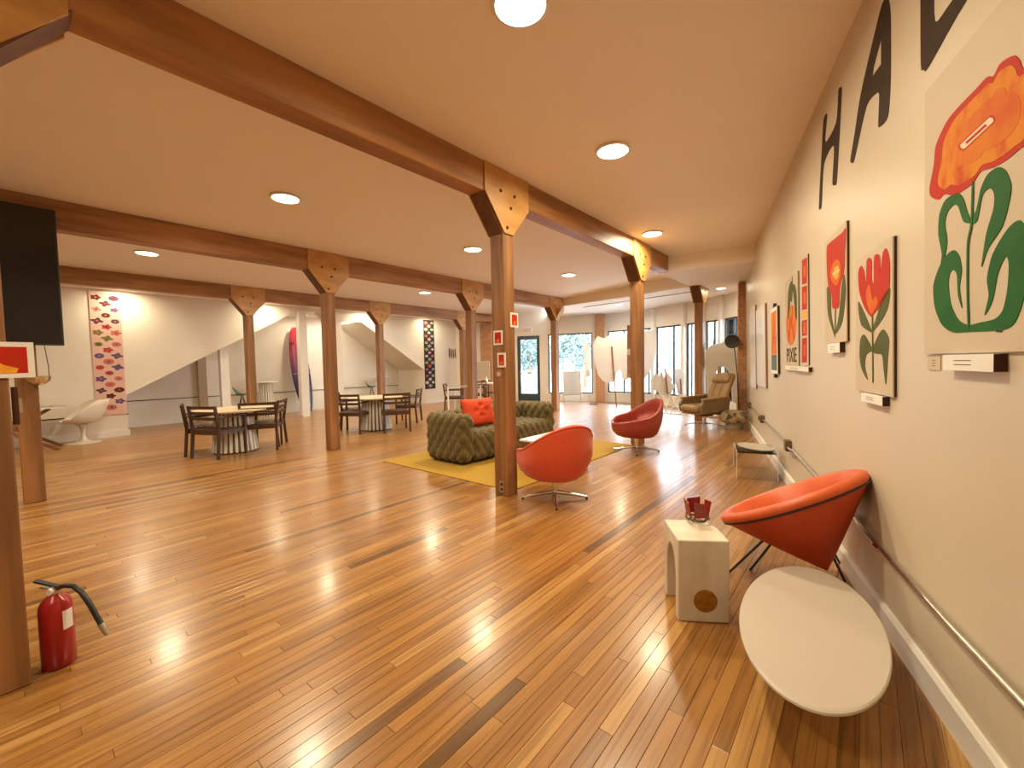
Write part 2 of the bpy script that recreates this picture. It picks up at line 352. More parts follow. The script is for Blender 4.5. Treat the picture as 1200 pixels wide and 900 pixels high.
# exit door
DC = FB(2.82, 0, 0)
dr = bpy.data.objects.new('door_1', None); COL.objects.link(dr); dr.location = DC; dr['kind'] = 'structure'; dr['label'] = 'dark-framed glass exit door under the EXIT sign'
GD = lambda u, v, w_: Vector(FB(u, v, w_)) - Vector(DC)
def drect(nm, u0, u1, v0, v1, w0, w1, m, par=dr): return MB().prism([[(u0, v0), (u1, v0), (u1, v1), (u0, v1)]], w0, w1, GD).build(nm, m, par)
for u0, u1, v0, v1, nm in ((2.41, 2.53, 0, 2.33, 'stile'), (3.13, 3.24, 0, 2.33, 'stile'), (2.53, 3.13, 2.20, 2.33, 'top_rail'), (2.53, 3.13, 0, .27, 'bottom_rail')): drect(nm, u0, u1, v0, v1, .02, .08, M_FRAME)
drect('pane', 2.53, 3.13, .27, 2.20, .045, .055, M_GLASS); drect('push_bar', 2.50, 3.16, .98, 1.03, -.02, .015, M_STEEL)
# EXIT sign
def text_obj(name, s, size, m, parent, M, th=.004, sx=1.0):
    cu = bpy.data.curves.new(name, 'FONT'); cu.body = s; cu.size = size; cu.extrude = th/2; cu.align_x = 'CENTER'; cu.align_y = 'CENTER'
    t = bpy.data.objects.new(name, cu); COL.objects.link(t); bpy.context.view_layer.update()
    me = bpy.data.meshes.new_from_object(t.evaluated_get(bpy.context.evaluated_depsgraph_get())); bpy.data.objects.remove(t)
    me.materials.append(m); o = bpy.data.objects.new(name, me); COL.objects.link(o); o.parent = parent; o.matrix_local = M @ Matrix.Diagonal((sx, 1, 1, 1)); return o
BM = Matrix((BDIR, Vector((0, 0, 1)), -BNORM)).transposed().to_4x4()
t = empty('exit_sign', 'small EXIT sign with red letters above the glass door', 'sign', M=Matrix.Translation(FB(2.82, 2.52, 0))@BM)
MB().bx(-.17, .17, -.10, .10, 0, .04).build('housing', M_PAPER, t, bevel=.008)
text_obj('lettering', 'EXIT', .18, mat('exit_red', (.55, .05, .03), .5, col2=(.5, .04, .03)), t, Matrix.Translation((0, 0, .042)), sx=.72)
# shopfront segments
n = len(STORE)
wno = [None, (.10, .50, [], ()), (0.04, 0, [.5], (.09,)), (.03, 0, [.14], (.05,)), (.03, 0, [.45], (.12,)), (.04, 0, [.42], (.10,))]
for i in range(n-1):
    a = Vector((*STORE[i], 0)); b = Vector((*STORE[i+1], 0)); d = (b-a).normalized(); L = (b-a).length; out = Vector((-d.y, d.x, 0)); FS = fr(a, d, out)
    hx0, hx1 = .05, L-.05
    wallpan(a, d, out, -.01, L+.01, 3.1, [(hx0, hx1, .32, 2.38)], .09, 'wall_shopfront', M_WHITE, ['cream shopfront wall bay beside the brick corner', 'cream shopfront wall bay behind the cut-out boards', 'cream shopfront wall bay behind the small cut-outs', 'cream shopfront wall bay behind the far post', 'cream shopfront wall bay behind the recliner', 'cream shopfront wall bay at the picture wall'][i])
    mul = {0: [L*.55], 1: [L*.6], 2: [L*.62], 3: [L*.30], 4: [L*.5], 5: [L*.5]}[i]
    window('window_%d' % (i+2), ['tall window beside the brick corner', 'tall window behind the cut-out boards', 'tall window behind the small cut-outs', 'tall window left of the far post', 'tall window behind the recliner', 'tall window next to the picture wall'][i], FS, hx0, hx1, .32, 2.38, mul, extra=[.05, .05, .06, .04, .06, .05][i:i+1]*len(mul))
    if 0 < i < n-1:
        pc = empty('window_post', ['slim white post at the brick shopfront corner', 'slim white post left of the small cut-outs', 'slim white post behind the small cut-outs', 'slim white post beside the far timber post', 'slim white post behind the recliner headrest', 'slim white post nearest the picture wall'][i], 'post', (a.x, a.y, 0), ang(d.x, d.y))
        MB().bx(-.055, .055, -.10, -.002, .05, ZS).build('shaft', M_WHITE, pc); MB().bx(-.065, .065, -.11, -.002, 0, .05).build('foot', M_WHITE, pc)
# closing walls behind the camera
struct(MB().bx(-13.5, 3, -5.15, -5.0, 0, 3.3).build('wall_rear', M_WALL), 'cream wall behind the viewer')

# ------------------------------------------------------------------ bricks
def bricks(parent, w_, d_, h, bw=.20, bh=.065):
    core = MB().bx(-w_/2+.012, w_/2-.012, -d_/2+.012, d_/2-.012, 0, h).build('mortar_core', M_MORTAR, parent)
    mb = MB(); z = .006; r = 0
    while z+bh-.01 < h:
        off = 0 if r % 2 else bw/2
        for face in range(4):
            ln = w_ if face % 2 == 0 else d_; x = -ln/2 - off
            while x < ln/2:
                a, b = max(x, -ln/2), min(x+bw-.01, ln/2)
                if b-a > .02:
                    j = random.uniform(-.003, .003); dp = .05
                    if face == 0: mb.bx(a, b, -d_/2-j, -d_/2+dp, z, z+bh-.012)
                    elif face == 2: mb.bx(a, b, d_/2-dp, d_/2+j, z, z+bh-.012)
                    elif face == 1: mb.bx(w_/2-dp, w_/2+j, a, b, z, z+bh-.012)
                    else: mb.bx(-w_/2-j, -w_/2+dp, a, b, z, z+bh-.012)
                x += bw
        z += bh; r += 1
    o = mb.build('bricks', M_BRICK, parent); o['kind'] = 'stuff'
q = WO + WU*(-10.18) + WW*.10
t = empty('brick_pier', 'tall brick pier against the picture wall beside the floor lamp', 'pier', (q.x, q.y, 0), ang(WD.x, WD.y)); bricks(t, .30, .16, 2.955)
q = BB0 + BDIR*5.36 - BNORM*.09
t = empty('brick_pier', 'brick pier in the corner between the shop windows', 'pier', (q.x, q.y, 0), ang(BDIR.x, BDIR.y)); bricks(t, .30, .16, 2.955)
q = BB0 + BDIR*1.23 - BNORM*.05
t = empty('brick_pier', 'flat brick chimney breast on the back wall behind the third table', 'pier', (q.x, q.y, 0), ang(BDIR.x, BDIR.y)); bricks(t, .42, .10, 2.86)

# ------------------------------------------------------------------ timber posts and beams
PXW, PYW = .175, .16
def beam(x0, x1, y0, y1, z0, z1, label):
    o = MB().bx(x0, x1, y0, y1, z0, z1).build('timber_beam', M_TIMH, bevel=.006, seg=1); return tag(o, label, 'beam')
beam(-2.940, -2.75, -4.99, 7.78, 2.968, 3.246, 'brown timber ceiling beam nearest the picture wall, carried by the front posts')
beam(-6.79, -6.60, -4.99, 10.1, 2.868, 3.172, 'brown timber ceiling beam in the middle, between sofa and dining tables')
beam(-10.64, -10.45, -4.99, 11.45, 2.862, 3.148, 'brown timber ceiling beam farthest left, before the stair wall')
def post(x, y, zb, zt, label, perp=False, plates=True):
    t = empty('timber_post', label, 'post', (x, y, 0))
    MB().bx(-PXW/2, PXW/2, -PYW/2, PYW/2, 0, zb-.001).build('shaft', M_TIMV, t, bevel=.006, seg=1)
    zl = zb-.33
    for s in ((-1, 1) if plates else (-1,)):
        mb = MB(); mb.prism([[(s*PYW/2, zl-.006), (s*.345, zb), (s*PYW/2, zb)]], 0, 1, YZ(-PXW/2+.004, PXW/2-.004)); mb.build('brace', M_BRACE, t)
    for s in ((-1, 1) if plates else ()):
        xa = s*(PXW/2+.0005); xb = s*(PXW/2+.016)
        if s == -1: xa -= .016; xb -= .016
        mb = MB(); mb.prism([[(-.34, zt), (-.34, zb+.01), (-.065, zl), (.065, zl), (.33, zb-.03), (.33, zt)]], 0, 1, YZ(xa, xb)); pl = mb.build('gusset_plate', M_PLATE, t, bevel=.003, seg=1)
        for by, bz in ((-.12, zb+.06), (.09, zb+.06), (.03, zb-.07), (-.03, zl+.06)):
            MB().lathe([(.018, 0), (.018, .006), (.011, .008), (.011, .014)], 6, M=Matrix.Translation((xb, by, bz))@Matrix.Rotation(s*PI/2, 4, 'Y')).build('bolt', M_IRON, pl)
    if perp:
        mb = MB(); mb.prism([[(PXW/2, zl+.03), (.30, zb), (PXW/2, zb)]], -.06, .06, lambda u, v, w_: (u, w_, v)); mb.build('side_brace', M_PLATE, t)
    return t
XA, XB, XC = -2.75-PXW/2, -6.60-PXW/2, -10.45-PXW/2
post(XA, -.07, 2.966, 3.242, 'timber post at the left edge beside the fire extinguisher')
post(XA, 3.28, 2.966, 3.242, 'front timber post with three small red pictures')
post(XA, 6.60, 2.966, 3.242, 'timber post behind the dusty red swivel chair')
post(XA, 9.98, 2.955, 2.96, 'timber post under the low ceiling beside the recliner')
post(XB, .14, 2.866, 3.168, 'timber post behind the black screen at far left', plates=False)
post(XB, 3.40, 2.866, 3.168, 'timber post between the two round dining tables')
post(XB, 6.64, 2.866, 3.168, 'timber post behind the orange cushion')
post(XB, 9.93, 2.866, 3.168, 'timber post right of the glass exit door', perp=True)
post(XC, 3.52, 2.86, 3.144, 'timber post behind the left round table')
post(XC, 6.83, 2.86, 3.144, 'timber post behind the middle round table')
post(XC, 10.05, 2.86, 3.144, 'timber post beside the wall-hung paddles')

# ------------------------------------------------------------------ ceiling downlights
def downlight(x, y, z, label, r=.13, watts=None):
    t = empty('ceiling_downlight', label, 'ceiling light', (x, y, z), group='round ceiling downlights')
    MB().lathe([(r+.022, -.002), (r+.022, -.012), (r+.004, -.018), (r+.004, -.006)], 32).build('trim_ring', M_WHITE, t, smooth=True)
    MB().lathe([(.001, -.010), (r+.002, -.010), (r+.002, -.004), (.001, -.004)], 32).build('lens', M_LENS, t)
    ld = bpy.data.lights.new('lamp_light', 'AREA'); ld.shape = 'DISK'; ld.size = 2*r; ld.energy = DOWN_W if watts is None else watts; ld.color = DOWN_C; ld.spread = math.radians(172)
    lo = bpy.data.objects.new('lamp_light', ld); COL.objects.link(lo); lo.parent = t; lo.location = (0, 0, -.022)
    return t
for x, y, lb in ((-1.42, 1.83, 'downlight at the top edge of the picture, over the viewer'), (-1.76, 3.58, 'large bright downlight between the front beam and the picture wall'), (-2.45, 6.25, 'downlight just right of the front beam near the bulkhead'),
                 (-4.87, 2.05, 'downlight left of the front beam, nearest the viewer'), (-4.86, 4.91, 'downlight over the sofa left of the front post'), (-4.82, 7.71, 'downlight behind the sofa, right of the front post'),
                 (-8.5, 1.49, 'downlight over the left round table, under the middle beam'), (-8.40, 6.77, 'downlight over the third table beyond the middle beam'), (-8.45, 4.1, 'downlight hidden behind the middle beam between the tables'),
                 (-11.5, 1.60, 'downlight right above the pink flower hanging'), (-11.5, 4.3, 'downlight behind the left beam by the sloping opening'), (-11.5, 9.55, 'downlight just above the black flower hanging'), (-11.5, 7.1, 'downlight behind the left beam over the second opening'),
                 (-1.2, -1.2, 'downlight behind the viewer by the picture wall'), (-4.87, -1.2, 'downlight behind the viewer between the beams'), (-8.5, -1.2, 'downlight behind the viewer over the left aisle'), (-8.4, 9.4, 'downlight near the glass exit door')):
    downlight(x, y, cz(x)-.004, lb, watts=(15 if x < -11 else None))
downlight(-2.50, 10.4, ZS, 'small downlight in the low ceiling above the recliner', .09, 9)
downlight(-12.65, 4.4+1.3, 2.9, 'small downlight inside the stair recess above the surfboard', .09, 13)
downlight(-12.65, 6.75, 2.9, 'small downlight inside the stair recess by the jamb column', .09, 13)
downlight(-5.35, 11.2, ZS, 'small downlight in the low ceiling by the shop windows', .09, 30)
# ------------------------------------------------------------------ swivel tub chairs
def tub_chair(label, x, y, rz, m, mseat, s=1.0):
    t = empty('swivel_tub_chair', label, 'chair', (x, y, 0), rz)
    N = 56; prof = []
    def rimz(c):      # c = cos(angle), +1 at the front
        b = max(0, -c); f = max(0, c)
        return .53 + .24*b**1.3 - .09*f**1.3
    def shell(t_, k, inner=False):
        a = 2*PI*k/N; c, sn = math.cos(a), math.sin(a); zr = rimz(c)
        R = .345 + .03*max(0, -c) + (.015 if abs(sn) > .8 else 0) + .02*max(0, c)
        zb = .235; z = zb + (zr-zb)*t_; r = R*(.74 + .26*math.sin(min(1, t_*1.5)*PI/2)) if t_ > 0 else R*.66
        if inner: r -= .045
        return Vector((r*c*s*1.02, r*sn*s, z*s))
    rows = [[Vector((.001*math.cos(2*PI*k/N), .001*math.sin(2*PI*k/N), .232*s)) for k in range(N)], [Vector((.16*math.cos(2*PI*k/N), .16*math.sin(2*PI*k/N), .232*s)) for k in range(N)]]
    for i in range(13): rows.append([shell(i/12, k) for k in range(N)])
    rim = rows[-1]
    rows.append([shell(1, k).lerp(shell(1, k, True), .35)+Vector((0, 0, .016)) for k in range(N)])
    rows.append([shell(1, k).lerp(shell(1, k, True), .75)+Vector((0, 0, .012)) for k in range(N)])
    for tt in (.97, .85, .7, .55):
        rows.append([(lambda v, k=k: Vector((v.x, v.y, max(v.z, .36*s))))(shell(tt, k, True)) for k in range(N)])
    rows.append([Vector((.001*math.cos(2*PI*k/N), .001*math.sin(2*PI*k/N), .36*s)) for k in range(N)])
    sh = MB().grid(rows, True).build('shell', m, t, smooth=True, auto=1.2)
    MB().tube([v*1.004 for v in rows[14]]+[rows[14][0]*1.004], .0055, 6, False).build('rim_piping', m, sh, smooth=True)
    # seat cushion: round pad with a straight front
    rr = [[Vector((.001*math.cos(2*PI*k/40)+.02, .001*math.sin(2*PI*k/40), .425*s)) for k in range(40)]]
    for r, z in ((.20, .425), (.255, .415), (.275, .395), (.272, .375), (.25, .36)):
        rr.append([Vector((min(r*1.22*math.cos(2*PI*k/40)+.02, .315), r*math.sin(2*PI*k/40), z))*s for k in range(40)])
    MB().grid(rr, True).build('seat_cushion', mseat, t, smooth=True, auto=1.4)
    MB().lathe([(.028, .045), (.028, .20), (.05, .215), (.09, .232), (.001, .234)], 20).build('pole', M_CHROME, t, smooth=True)
    for k in range(4):
        a = PI/4 + k*PI/2 + .3; dx, dy = math.cos(a), math.sin(a)
        mb = MB(); mb.tube([(0, 0, .075), (.1*dx, .1*dy, .062), (.32*dx, .32*dy, .024)], [.024, .019, .010], 8); lg = mb.build('base_leg', M_CHROME, t, smooth=True)
        MB().lathe([(.012, 0), (.014, .006), (.010, .018)], 10, c=(.315*dx, .315*dy, 0)).build('foot_glide', M_BLACK, lg)
    return t
M_ORANGE = mat('orange_wool', (.70, .085, .018), .75, col2=(.62, .07, .014), scale=(60, 60, 60), bump=.25, sheen=.3)
M_ORANGE2 = mat('orange_wool_seat', (.66, .09, .022), .75, col2=(.60, .08, .018), scale=(60, 60, 60), bump=.2)
M_RED = mat('dusty_red_leather', (.33, .045, .032), .38, col2=(.29, .038, .027), scale=(9, 9, 9), bump=.05)
M_RED2 = mat('dusty_red_seat', (.40, .075, .048), .38, col2=(.36, .06, .04), scale=(9, 9, 9))
q = fl(650, 585); tub_chair('orange wool swivel tub chair on a chrome star base, back turned, beside the front post', q.x, q.y, ang(-.90, .42), M_ORANGE, M_ORANGE2, 1.0)
q = fl(746, 529); tub_chair('dusty red leather swivel tub chair facing the sofa at the rug corner', q.x, q.y, ang(-.62, -.78), M_RED, M_RED2, 1.0)

# ------------------------------------------------------------------ tufted sofa, cushion, rug, coffee table
def tuft_block(name, parent, x0, x1, y0, y1, z0, z1, m, r=.11, amp=.038, res=.0155, cw=.145, ch=.20):
    c = Vector(((x0+x1)/2, (y0+y1)/2, (z0+z1)/2)); h = Vector((x1-x0, y1-y0, z1-z0))/2; mb = MB()
    r = min(r, min(h)*.98)
    for ax in range(3):
        for sg in (-1, 1):
            if ax == 2 and sg == -1: pass
            a, b = (ax+1) % 3, (ax+2) % 3; na = max(2, int(2*h[a]/res)); nb = max(2, int(2*h[b]/res)); P = []
            for i in range(na+1):
                row = []
                for j in range(nb+1):
                    p = Vector((0, 0, 0)); p[ax] = sg*h[ax]; p[a] = -h[a]+2*h[a]*i/na; p[b] = -h[b]+2*h[b]*j/nb
                    core = Vector([max(-h[k]+r, min(h[k]-r, p[k])) for k in range(3)]); d = p-core; nrm = d.normalized() if d.length > 1e-6 else Vector((0, 0, 1))
                    s = core + nrm*r
                    w_ = [abs(nrm[k])**4 for k in range(3)]; tot = sum(w_); hh = 0
                    for k, (iu, iv) in enumerate(((1, 2), (0, 2), (0, 1))):
                        if w_[k] < .001: continue
                        u = s[iu]/cw; v = s[iv]/(ch if iv == 2 else cw*1.1)
                        hh += w_[k]/tot*(abs(math.sin(PI*(u+v)/1.0)*math.sin(PI*(u-v)/1.0))**.5)
                    q = c + s + nrm*(amp*(hh-.75))
                    if q.z < z0+.02: q.z = max(q.z, z0)
                    row.append(q)
                P.append(row)
            mb.grid(P)
    me_o = mb.build(name, m, parent, smooth=True, auto=3)
    bm = bmesh.new(); bm.from_mesh(me_o.data); bmesh.ops.remove_doubles(bm, verts=bm.verts, dist=.0008); bmesh.ops.recalc_face_normals(bm, faces=bm.faces)
    for f in bm.faces: f.smooth = True
    bm.to_mesh(me_o.data); bm.free(); return me_o
M_SOFA = mat('olive_velvet', (.088, .060, .011), .8, col2=(.130, .090, .018), scale=(5, 5, 5), sheen=.25)
sx0, sx1, sy0, sy1 = -.82, 0, 0, 2.19
t = empty('tufted_sofa', 'olive green deep-tufted sofa standing on the yellow rug', 'sofa', (-3.975, 3.76, .0105))
tuft_block('armrest', t, -.80, -.02, 0, .27, .03, .68, M_SOFA, r=.10)
tuft_block('armrest', t, -.80, -.02, 1.92, 2.19, .03, .68, M_SOFA, r=.10)
tuft_block('backrest', t, -.82, -.55, .22, 1.97, .03, .67, M_SOFA, r=.10)
tuft_block('seat', t, -.62, 0, .23, 1.96, .03, .43, M_SOFA, r=.09)
MB().bx(-.72, -.10, .10, 2.09, 0, .04).build('plinth', M_BLACK, t)
# cushion
def cushion(name, label, cat, loc, rz, w_, h, th, m, tilt):
    t = empty(name, label, cat, M=Matrix.Translation(loc)@Matrix.Rotation(rz, 4, 'Z')@Matrix.Rotation(tilt, 4, 'Y'))
    n = 24; top = []; 
    def P(i, j, s):
        u = -1+2*i/n; v = -1+2*j/n
        k = (1-u**4)*(1-v**4); z = th*max(0, k)**.45
        for bu, bv in ((-.35, .1), (.35, .1), (0, -.3), (0, .5)): z -= th*.55*math.exp(-((u-bu)**2+(v-bv)**2)/.018)
        e = 1-.06*(1-abs(u))*(abs(v) > .99)-.06*(1-abs(v))*(abs(u) > .99)
        return Vector((s*max(z, .004), u*w_/2*(1-.05*(1-v*v)), h/2+v*h/2*(1-.05*(1-u*u))))
    mb = MB(); mb.grid([[P(i, j, 1) for j in range(n+1)] for i in range(n+1)]); mb.grid([[P(i, j, -1) for j in range(n+1)] for i in range(n+1)])
    mb.build('cover', m, t, smooth=True, auto=1.3)
    for bu, bv in ((-.35, .1), (.35, .1), (0, -.3), (0, .5)): MB().lathe([(.012, 0), (.009, .006), (.001, .008)], 10, M=Matrix.Translation((th*.42, bu*w_/2, h/2+bv*h/2))@Matrix.Rotation(PI/2, 4, 'Y')).build('button', m, t)
    return t
cushion('throw_cushion', 'bright orange buttoned cushion leaning on the sofa back', 'cushion', (-4.34, 4.46, .445), ang(.97, -.1), .57, .41, .09, mat('orange_cushion', (.78, .075, .014), .7, col2=(.70, .06, .012), scale=(40, 40, 40), bump=.1), -.22)
mb = MB().bx(-5.22, -2.84, 3.37, 6.42, 0.0005, .010); tag(mb.build('area_rug', mat('yellow_rug', (.44, .26, .026), .95, col2=(.38, .215, .022), scale=(60, 60, 60), bump=.3, bscale=300), bevel=.004, seg=1), 'flat mustard yellow rug under sofa and coffee table', 'rug')
t = empty('coffee_table', 'low coffee table with white top and wooden side panels behind the orange chair', 'table', (-3.07, 4.55, .0105))
MB().bx(-.21, .21, -.50, .47, .375, .40).build('top', mat('pale_marble', (.78, .72, .62), .25, col2=(.84, .80, .73), scale=(5, 5, 5)), t, bevel=.004)
M_WALNUT = mat('walnut', (.16, .06, .02), .4, col2=(.27, .11, .04), scale=(3, 20, 20))
for s in (-.47, .44): MB().bx(-.21, .21, s-.012, s+.012, 0, .374).build('side_panel', M_WALNUT, t, bevel=.002)
MB().bx(-.19, .19, -.456, .426, .19, .205).build('shelf', M_WALNUT, t)
# outlet on the front post
t = empty('outlet_plate', 'worn silver outlet plate low on the front post', 'outlet', (XA+.01, 3.28-PYW/2-.0005, .035)); MB().bx(-.03, .03, -.006, 0, 0, .12).build('plate', M_STEEL, t, bevel=.002)
for z in (.035, .085): MB().bx(-.014, .014, -.009, -.006, z-.012, z+.012).build('socket', M_BLACK, t)

# ------------------------------------------------------------------ recliner
M_TAN = mat('tan_leather', (.29, .165, .050), .42, col2=(.24, .13, .038), scale=(8, 8, 8), bump=.06)
M_TAN2 = mat('tan_shell', (.20, .125, .062), .5, col2=(.17, .105, .05), scale=(8, 8, 8))
def rbox(name, m, parent, c, d, r, M=None, bulge=0.):
    h = Vector(d)/2; r = min(r, min(h)*.95); mb = MB(); nn = 10
    for ax in range(3):
        for sg in (-1, 1):
            a, b = (ax+1) % 3, (ax+2) % 3; P = []
            for i in range(nn+1):
                row = []
                for j in range(nn+1):
                    p = Vector((0, 0, 0)); p[ax] = sg*h[ax]; p[a] = h[a]*math.sin((-1+2*i/nn)*PI/2); p[b] = h[b]*math.sin((-1+2*j/nn)*PI/2)
                    core = Vector([max(-h[k]+r, min(h[k]-r, p[k])) for k in range(3)]); dd = p-core; nr = dd.normalized() if dd.length > 1e-7 else Vector((0, 0, 0))
                    s = core+nr*r
                    if bulge: s[ax] += sg*bulge*(1-(p[a]/h[a])**2)*(1-(p[b]/h[b])**2)
                    q = s+Vector(c); row.append(M@q if M else q)
                P.append(row)
            mb.grid(P)
    o = mb.build(name, m, parent, smooth=True, auto=3)
    bm = bmesh.new(); bm.from_mesh(o.data); bmesh.ops.remove_doubles(bm, verts=bm.verts, dist=.0005); bmesh.ops.recalc_face_normals(bm, faces=bm.faces)
    for f in bm.faces: f.smooth = True
    bm.to_mesh(o.data); bm.free(); return o
rd = -CR*math.cos(.28)-CF*math.sin(.28)
t = empty('recliner_chair', 'tan leather reclining lounge chair with headrest on a thin star base', 'chair', (-2.47, 9.02, 0), ang(rd.x, rd.y))
rbox('seat_cushion', M_TAN, t, (.10, 0, .385), (.58, .50, .15), .06, bulge=.015)
MB().bx(-.22, .34, -.26, .26, .27, .315).build('seat_shell', M_TAN2, t, bevel=.015)
BMx = Matrix.Translation((-.20, 0, .40))@Matrix.Rotation(-.42, 4, 'Y')
rbox('backrest', M_TAN, t, (-.03, 0, .36), (.12, .50, .76), .055, BMx, .01)
for s in (-.085, .085): MB().tube([BMx@Vector((.038, s, .05)), BMx@Vector((.044, s, .5))], .005, 6).build('seam', M_TAN2, t)
rbox('headrest', M_TAN, t, (.035, 0, .61), (.10, .44, .20), .048, BMx, .01)
for s in (-1, 1):
    mb = MB(); mb.prism([[(-.30, .33), (.33, .30), (.36, .46), (.30, .555), (-.05, .60), (-.34, .61)]], s*.27, s*.34, lambda u, v, w_: (u, w_, v)); ar = mb.build('armrest', M_TAN2, t, bevel=.018, seg=3)
    rbox('arm_pad', M_TAN, ar, (.0, s*.305, .595), (.62, .10, .05), .022, Matrix.Translation((0, 0, .6))@Matrix.Rotation(.07, 4, 'Y')@Matrix.Translation((0, 0, -.6)))
MB().bx(-.12, .14, -.13, .13, .225, .27).build('tilt_box', M_BLACK, t, bevel=.01)
MB().lathe([(.03, .05), (.03, .225)], 16).build('pole', M_CHROME, t, smooth=True)
for k in range(4):
    a = PI/4+k*PI/2; dx, dy = math.cos(a), math.sin(a); MB().tube([(0, 0, .075), (.16*dx, .16*dy, .065), (.36*dx, .36*dy, .035), (.37*dx, .37*dy, .002)], [.014, .012, .010, .010], 8).build('base_leg', M_CHROME, t, smooth=True)

# ------------------------------------------------------------------ floor lamp, stone pouf
q = fl(866.5, 497); t = empty('floor_lamp', 'slim black floor lamp with a round disc head behind the stone pouf', 'lamp', (q.x, q.y, 0))
MB().lathe([(.10, 0), (.10, .012), (.02, .02), (.001, .02)], 24).build('base', M_BLACK, t, smooth=True)
hp = onplane(858, 400, (q.x, q.y, 0), Vector((CF.x, CF.y, 0)).normalized()) - Vector((q.x, q.y, 0))
MB().tube([(0, 0, .015), (hp.x*.3, hp.y*.3, hp.z*.6), (hp.x*.75, hp.y*.75, hp.z-.07)], .010, 8).build('pole', M_BLACK, t, smooth=True)
nv = (-hp-Vector((q.x, q.y, 0))+EYE).normalized(); nv = (nv+Vector((-.9, -.1, 0))*.35).normalized(); rot = nv.to_track_quat('Z', 'Y').to_matrix().to_4x4()
hd = MB().lathe([(.001, -.07), (.05, -.065), (.115, -.03), (.145, .01), (.14, .025), (.10, .02), (.001, .012)], 28, M=Matrix.Translation(hp)@rot).build('disc_head', M_BLACK, t, smooth=True)
MB().lathe([(.04, .014), (.04, .022), (.001, .024)], 16, M=Matrix.Translation(hp)@rot).build('centre_cap', M_IRON, hd, smooth=True)
q = fl(860.5, 503); t = empty('stone_pouf', 'mottled stone-look pouf on a round drum at the foot of the lamp', 'pouf', (q.x, q.y, 0))
MB().lathe([(.15, 0), (.16, .03), (.155, .13), (.12, .15), (.001, .15)], 24).build('drum', mat('pale_stone', (.30, .25, .19), .85, col2=(.24, .19, .14), scale=(12, 12, 12), bump=.3), t, smooth=True)
mb = MB(); rr = []
for z, r in ((.12, .10), (.135, .19), (.18, .235), (.25, .245), (.32, .215), (.36, .15), (.37, .001)):
    rr.append([Vector((r*1.05*math.cos(a)*(1+.06*math.sin(3*a+z*20)), r*math.sin(a)*(1+.05*math.cos(2*a+z*30)), z)) for a in [2*PI*k/32 for k in range(32)]])
mb.grid(rr, True); mb.build('boulder', mat('mottled_stone', (.07, .045, .02), .85, col2=(.38, .28, .16), scale=(9, 9, 9), bump=.3, lo=.38, hi=.54, detail=6), t, smooth=True)

# ------------------------------------------------------------------ acrylic table + oval plate
a0, a1 = wuv(925, 568), None
t = empty('acrylic_table', 'clear acrylic waterfall side table beside the picture wall', 'table', (-.98, 5.62, 0), ang(WD.x, WD.y))
MB().bx(-.30, .30, -.20, .20, .292, .305).build('top', M_ACRYL, t, bevel=.002)
for s in (-.30, .288): MB().bx(s, s+.012, -.20, .20, 0, .292).build('side', M_ACRYL, t, bevel=.002)
M_EDGE = mat('acrylic_edge', (.85, .86, .88), .15, col2=(.8, .82, .84))
for y in (-.20, .199): MB().bx(-.30, .30, y-.002, y+.002, .2915, .3055).build('polished_edge', M_EDGE, t)
for s in (-.30, .30):
    for y in (-.20, .20): MB().bx(s-.0025, s+.0025, y-.0025, y+.0025, 0, .29).build('polished_edge', M_EDGE, t)
p_ = MB(); p_.lathe([(.001, 0), (.20, 0), (.245, .012), (.25, .02), (.24, .02), (.19, .010), (.001, .008)], 40, sx=1.0, sy=.62)
o = p_.build('oval_tray', mat('grey_ceramic', (.42, .37, .30), .4, col2=(.46, .41, .34)), smooth=True); o.location = (-.97, 5.60, .3062); o.rotation_euler = (0, 0, ang(WD.x, WD.y)+.5); tag(o, 'flat grey oval tray lying on the clear acrylic table', 'tray')

# ------------------------------------------------------------------ cube stool with gold dot, candle holder, oval table
A = fl(794.5, 728); B = fl(855, 731); C = fl(781.5, 697)
ux = (B-A); wx = ux.length; ux.normalize(); uy = Vector((-ux.y, ux.x, 0)); dep = (C-A).dot(uy)
M_STO = mat('washed_white_wood', (.62, .52, .40), .55, col2=(.74, .66, .55), scale=(10, 10, 2.5), bump=.08)
t = empty('arch_stool', 'whitewashed wooden stool with arched opening and gold disc on its front', 'stool', (A.x, A.y, 0), ang(ux.x, ux.y))
W_, D_, H_ = wx, max(dep, .24)*1.15, .43
arch = [(0, 0), (.05, 0)]
for k in range(17):
    a = PI - PI*k/16; arch.append((D_/2+(D_/2-.05)*math.cos(a), .20+.15*math.sin(a)))
arch += [(D_-.05, 0), (D_, 0), (D_, H_), (0, H_)]
mb = MB(); mb.prism([arch], 0, W_, lambda u, v, w_: (w_, u, v)); mb.build('body', M_STO, t, bevel=.008, seg=3)
MB().lathe([(.058, 0), (.058, .004), (.055, .005), (.001, .005)], 32, M=Matrix.Translation((W_*.53, -.0002, .115))@Matrix.Rotation(PI/2, 4, 'X')).build('gold_disc', mat('brushed_gold', (.50, .27, .05), .35, .7, col2=(.36, .19, .035), scale=(25, 25, 25)), t)
cpos = fl(817, 611, .43)
t = empty('candle_holder', 'small red glass candle holder with open panels on the arch stool', 'candle holder', (cpos.x, cpos.y, .4303), .3); t.scale = (1.3, 1.3, 1.3)
M_RGL = mat('red_glass', (.30, .012, .012), .12, col2=(.20, .02, .018), scale=(25, 25, 25)); M_PEW = mat('pewter', (.12, .09, .05), .35, .8, col2=(.2, .15, .08), scale=(50, 50, 50))
MB().lathe([(.028, 0), (.028, .005), (.010, .010), (.008, .025), (.001, .028)], 20).build('foot', M_CHROME, t, smooth=True)
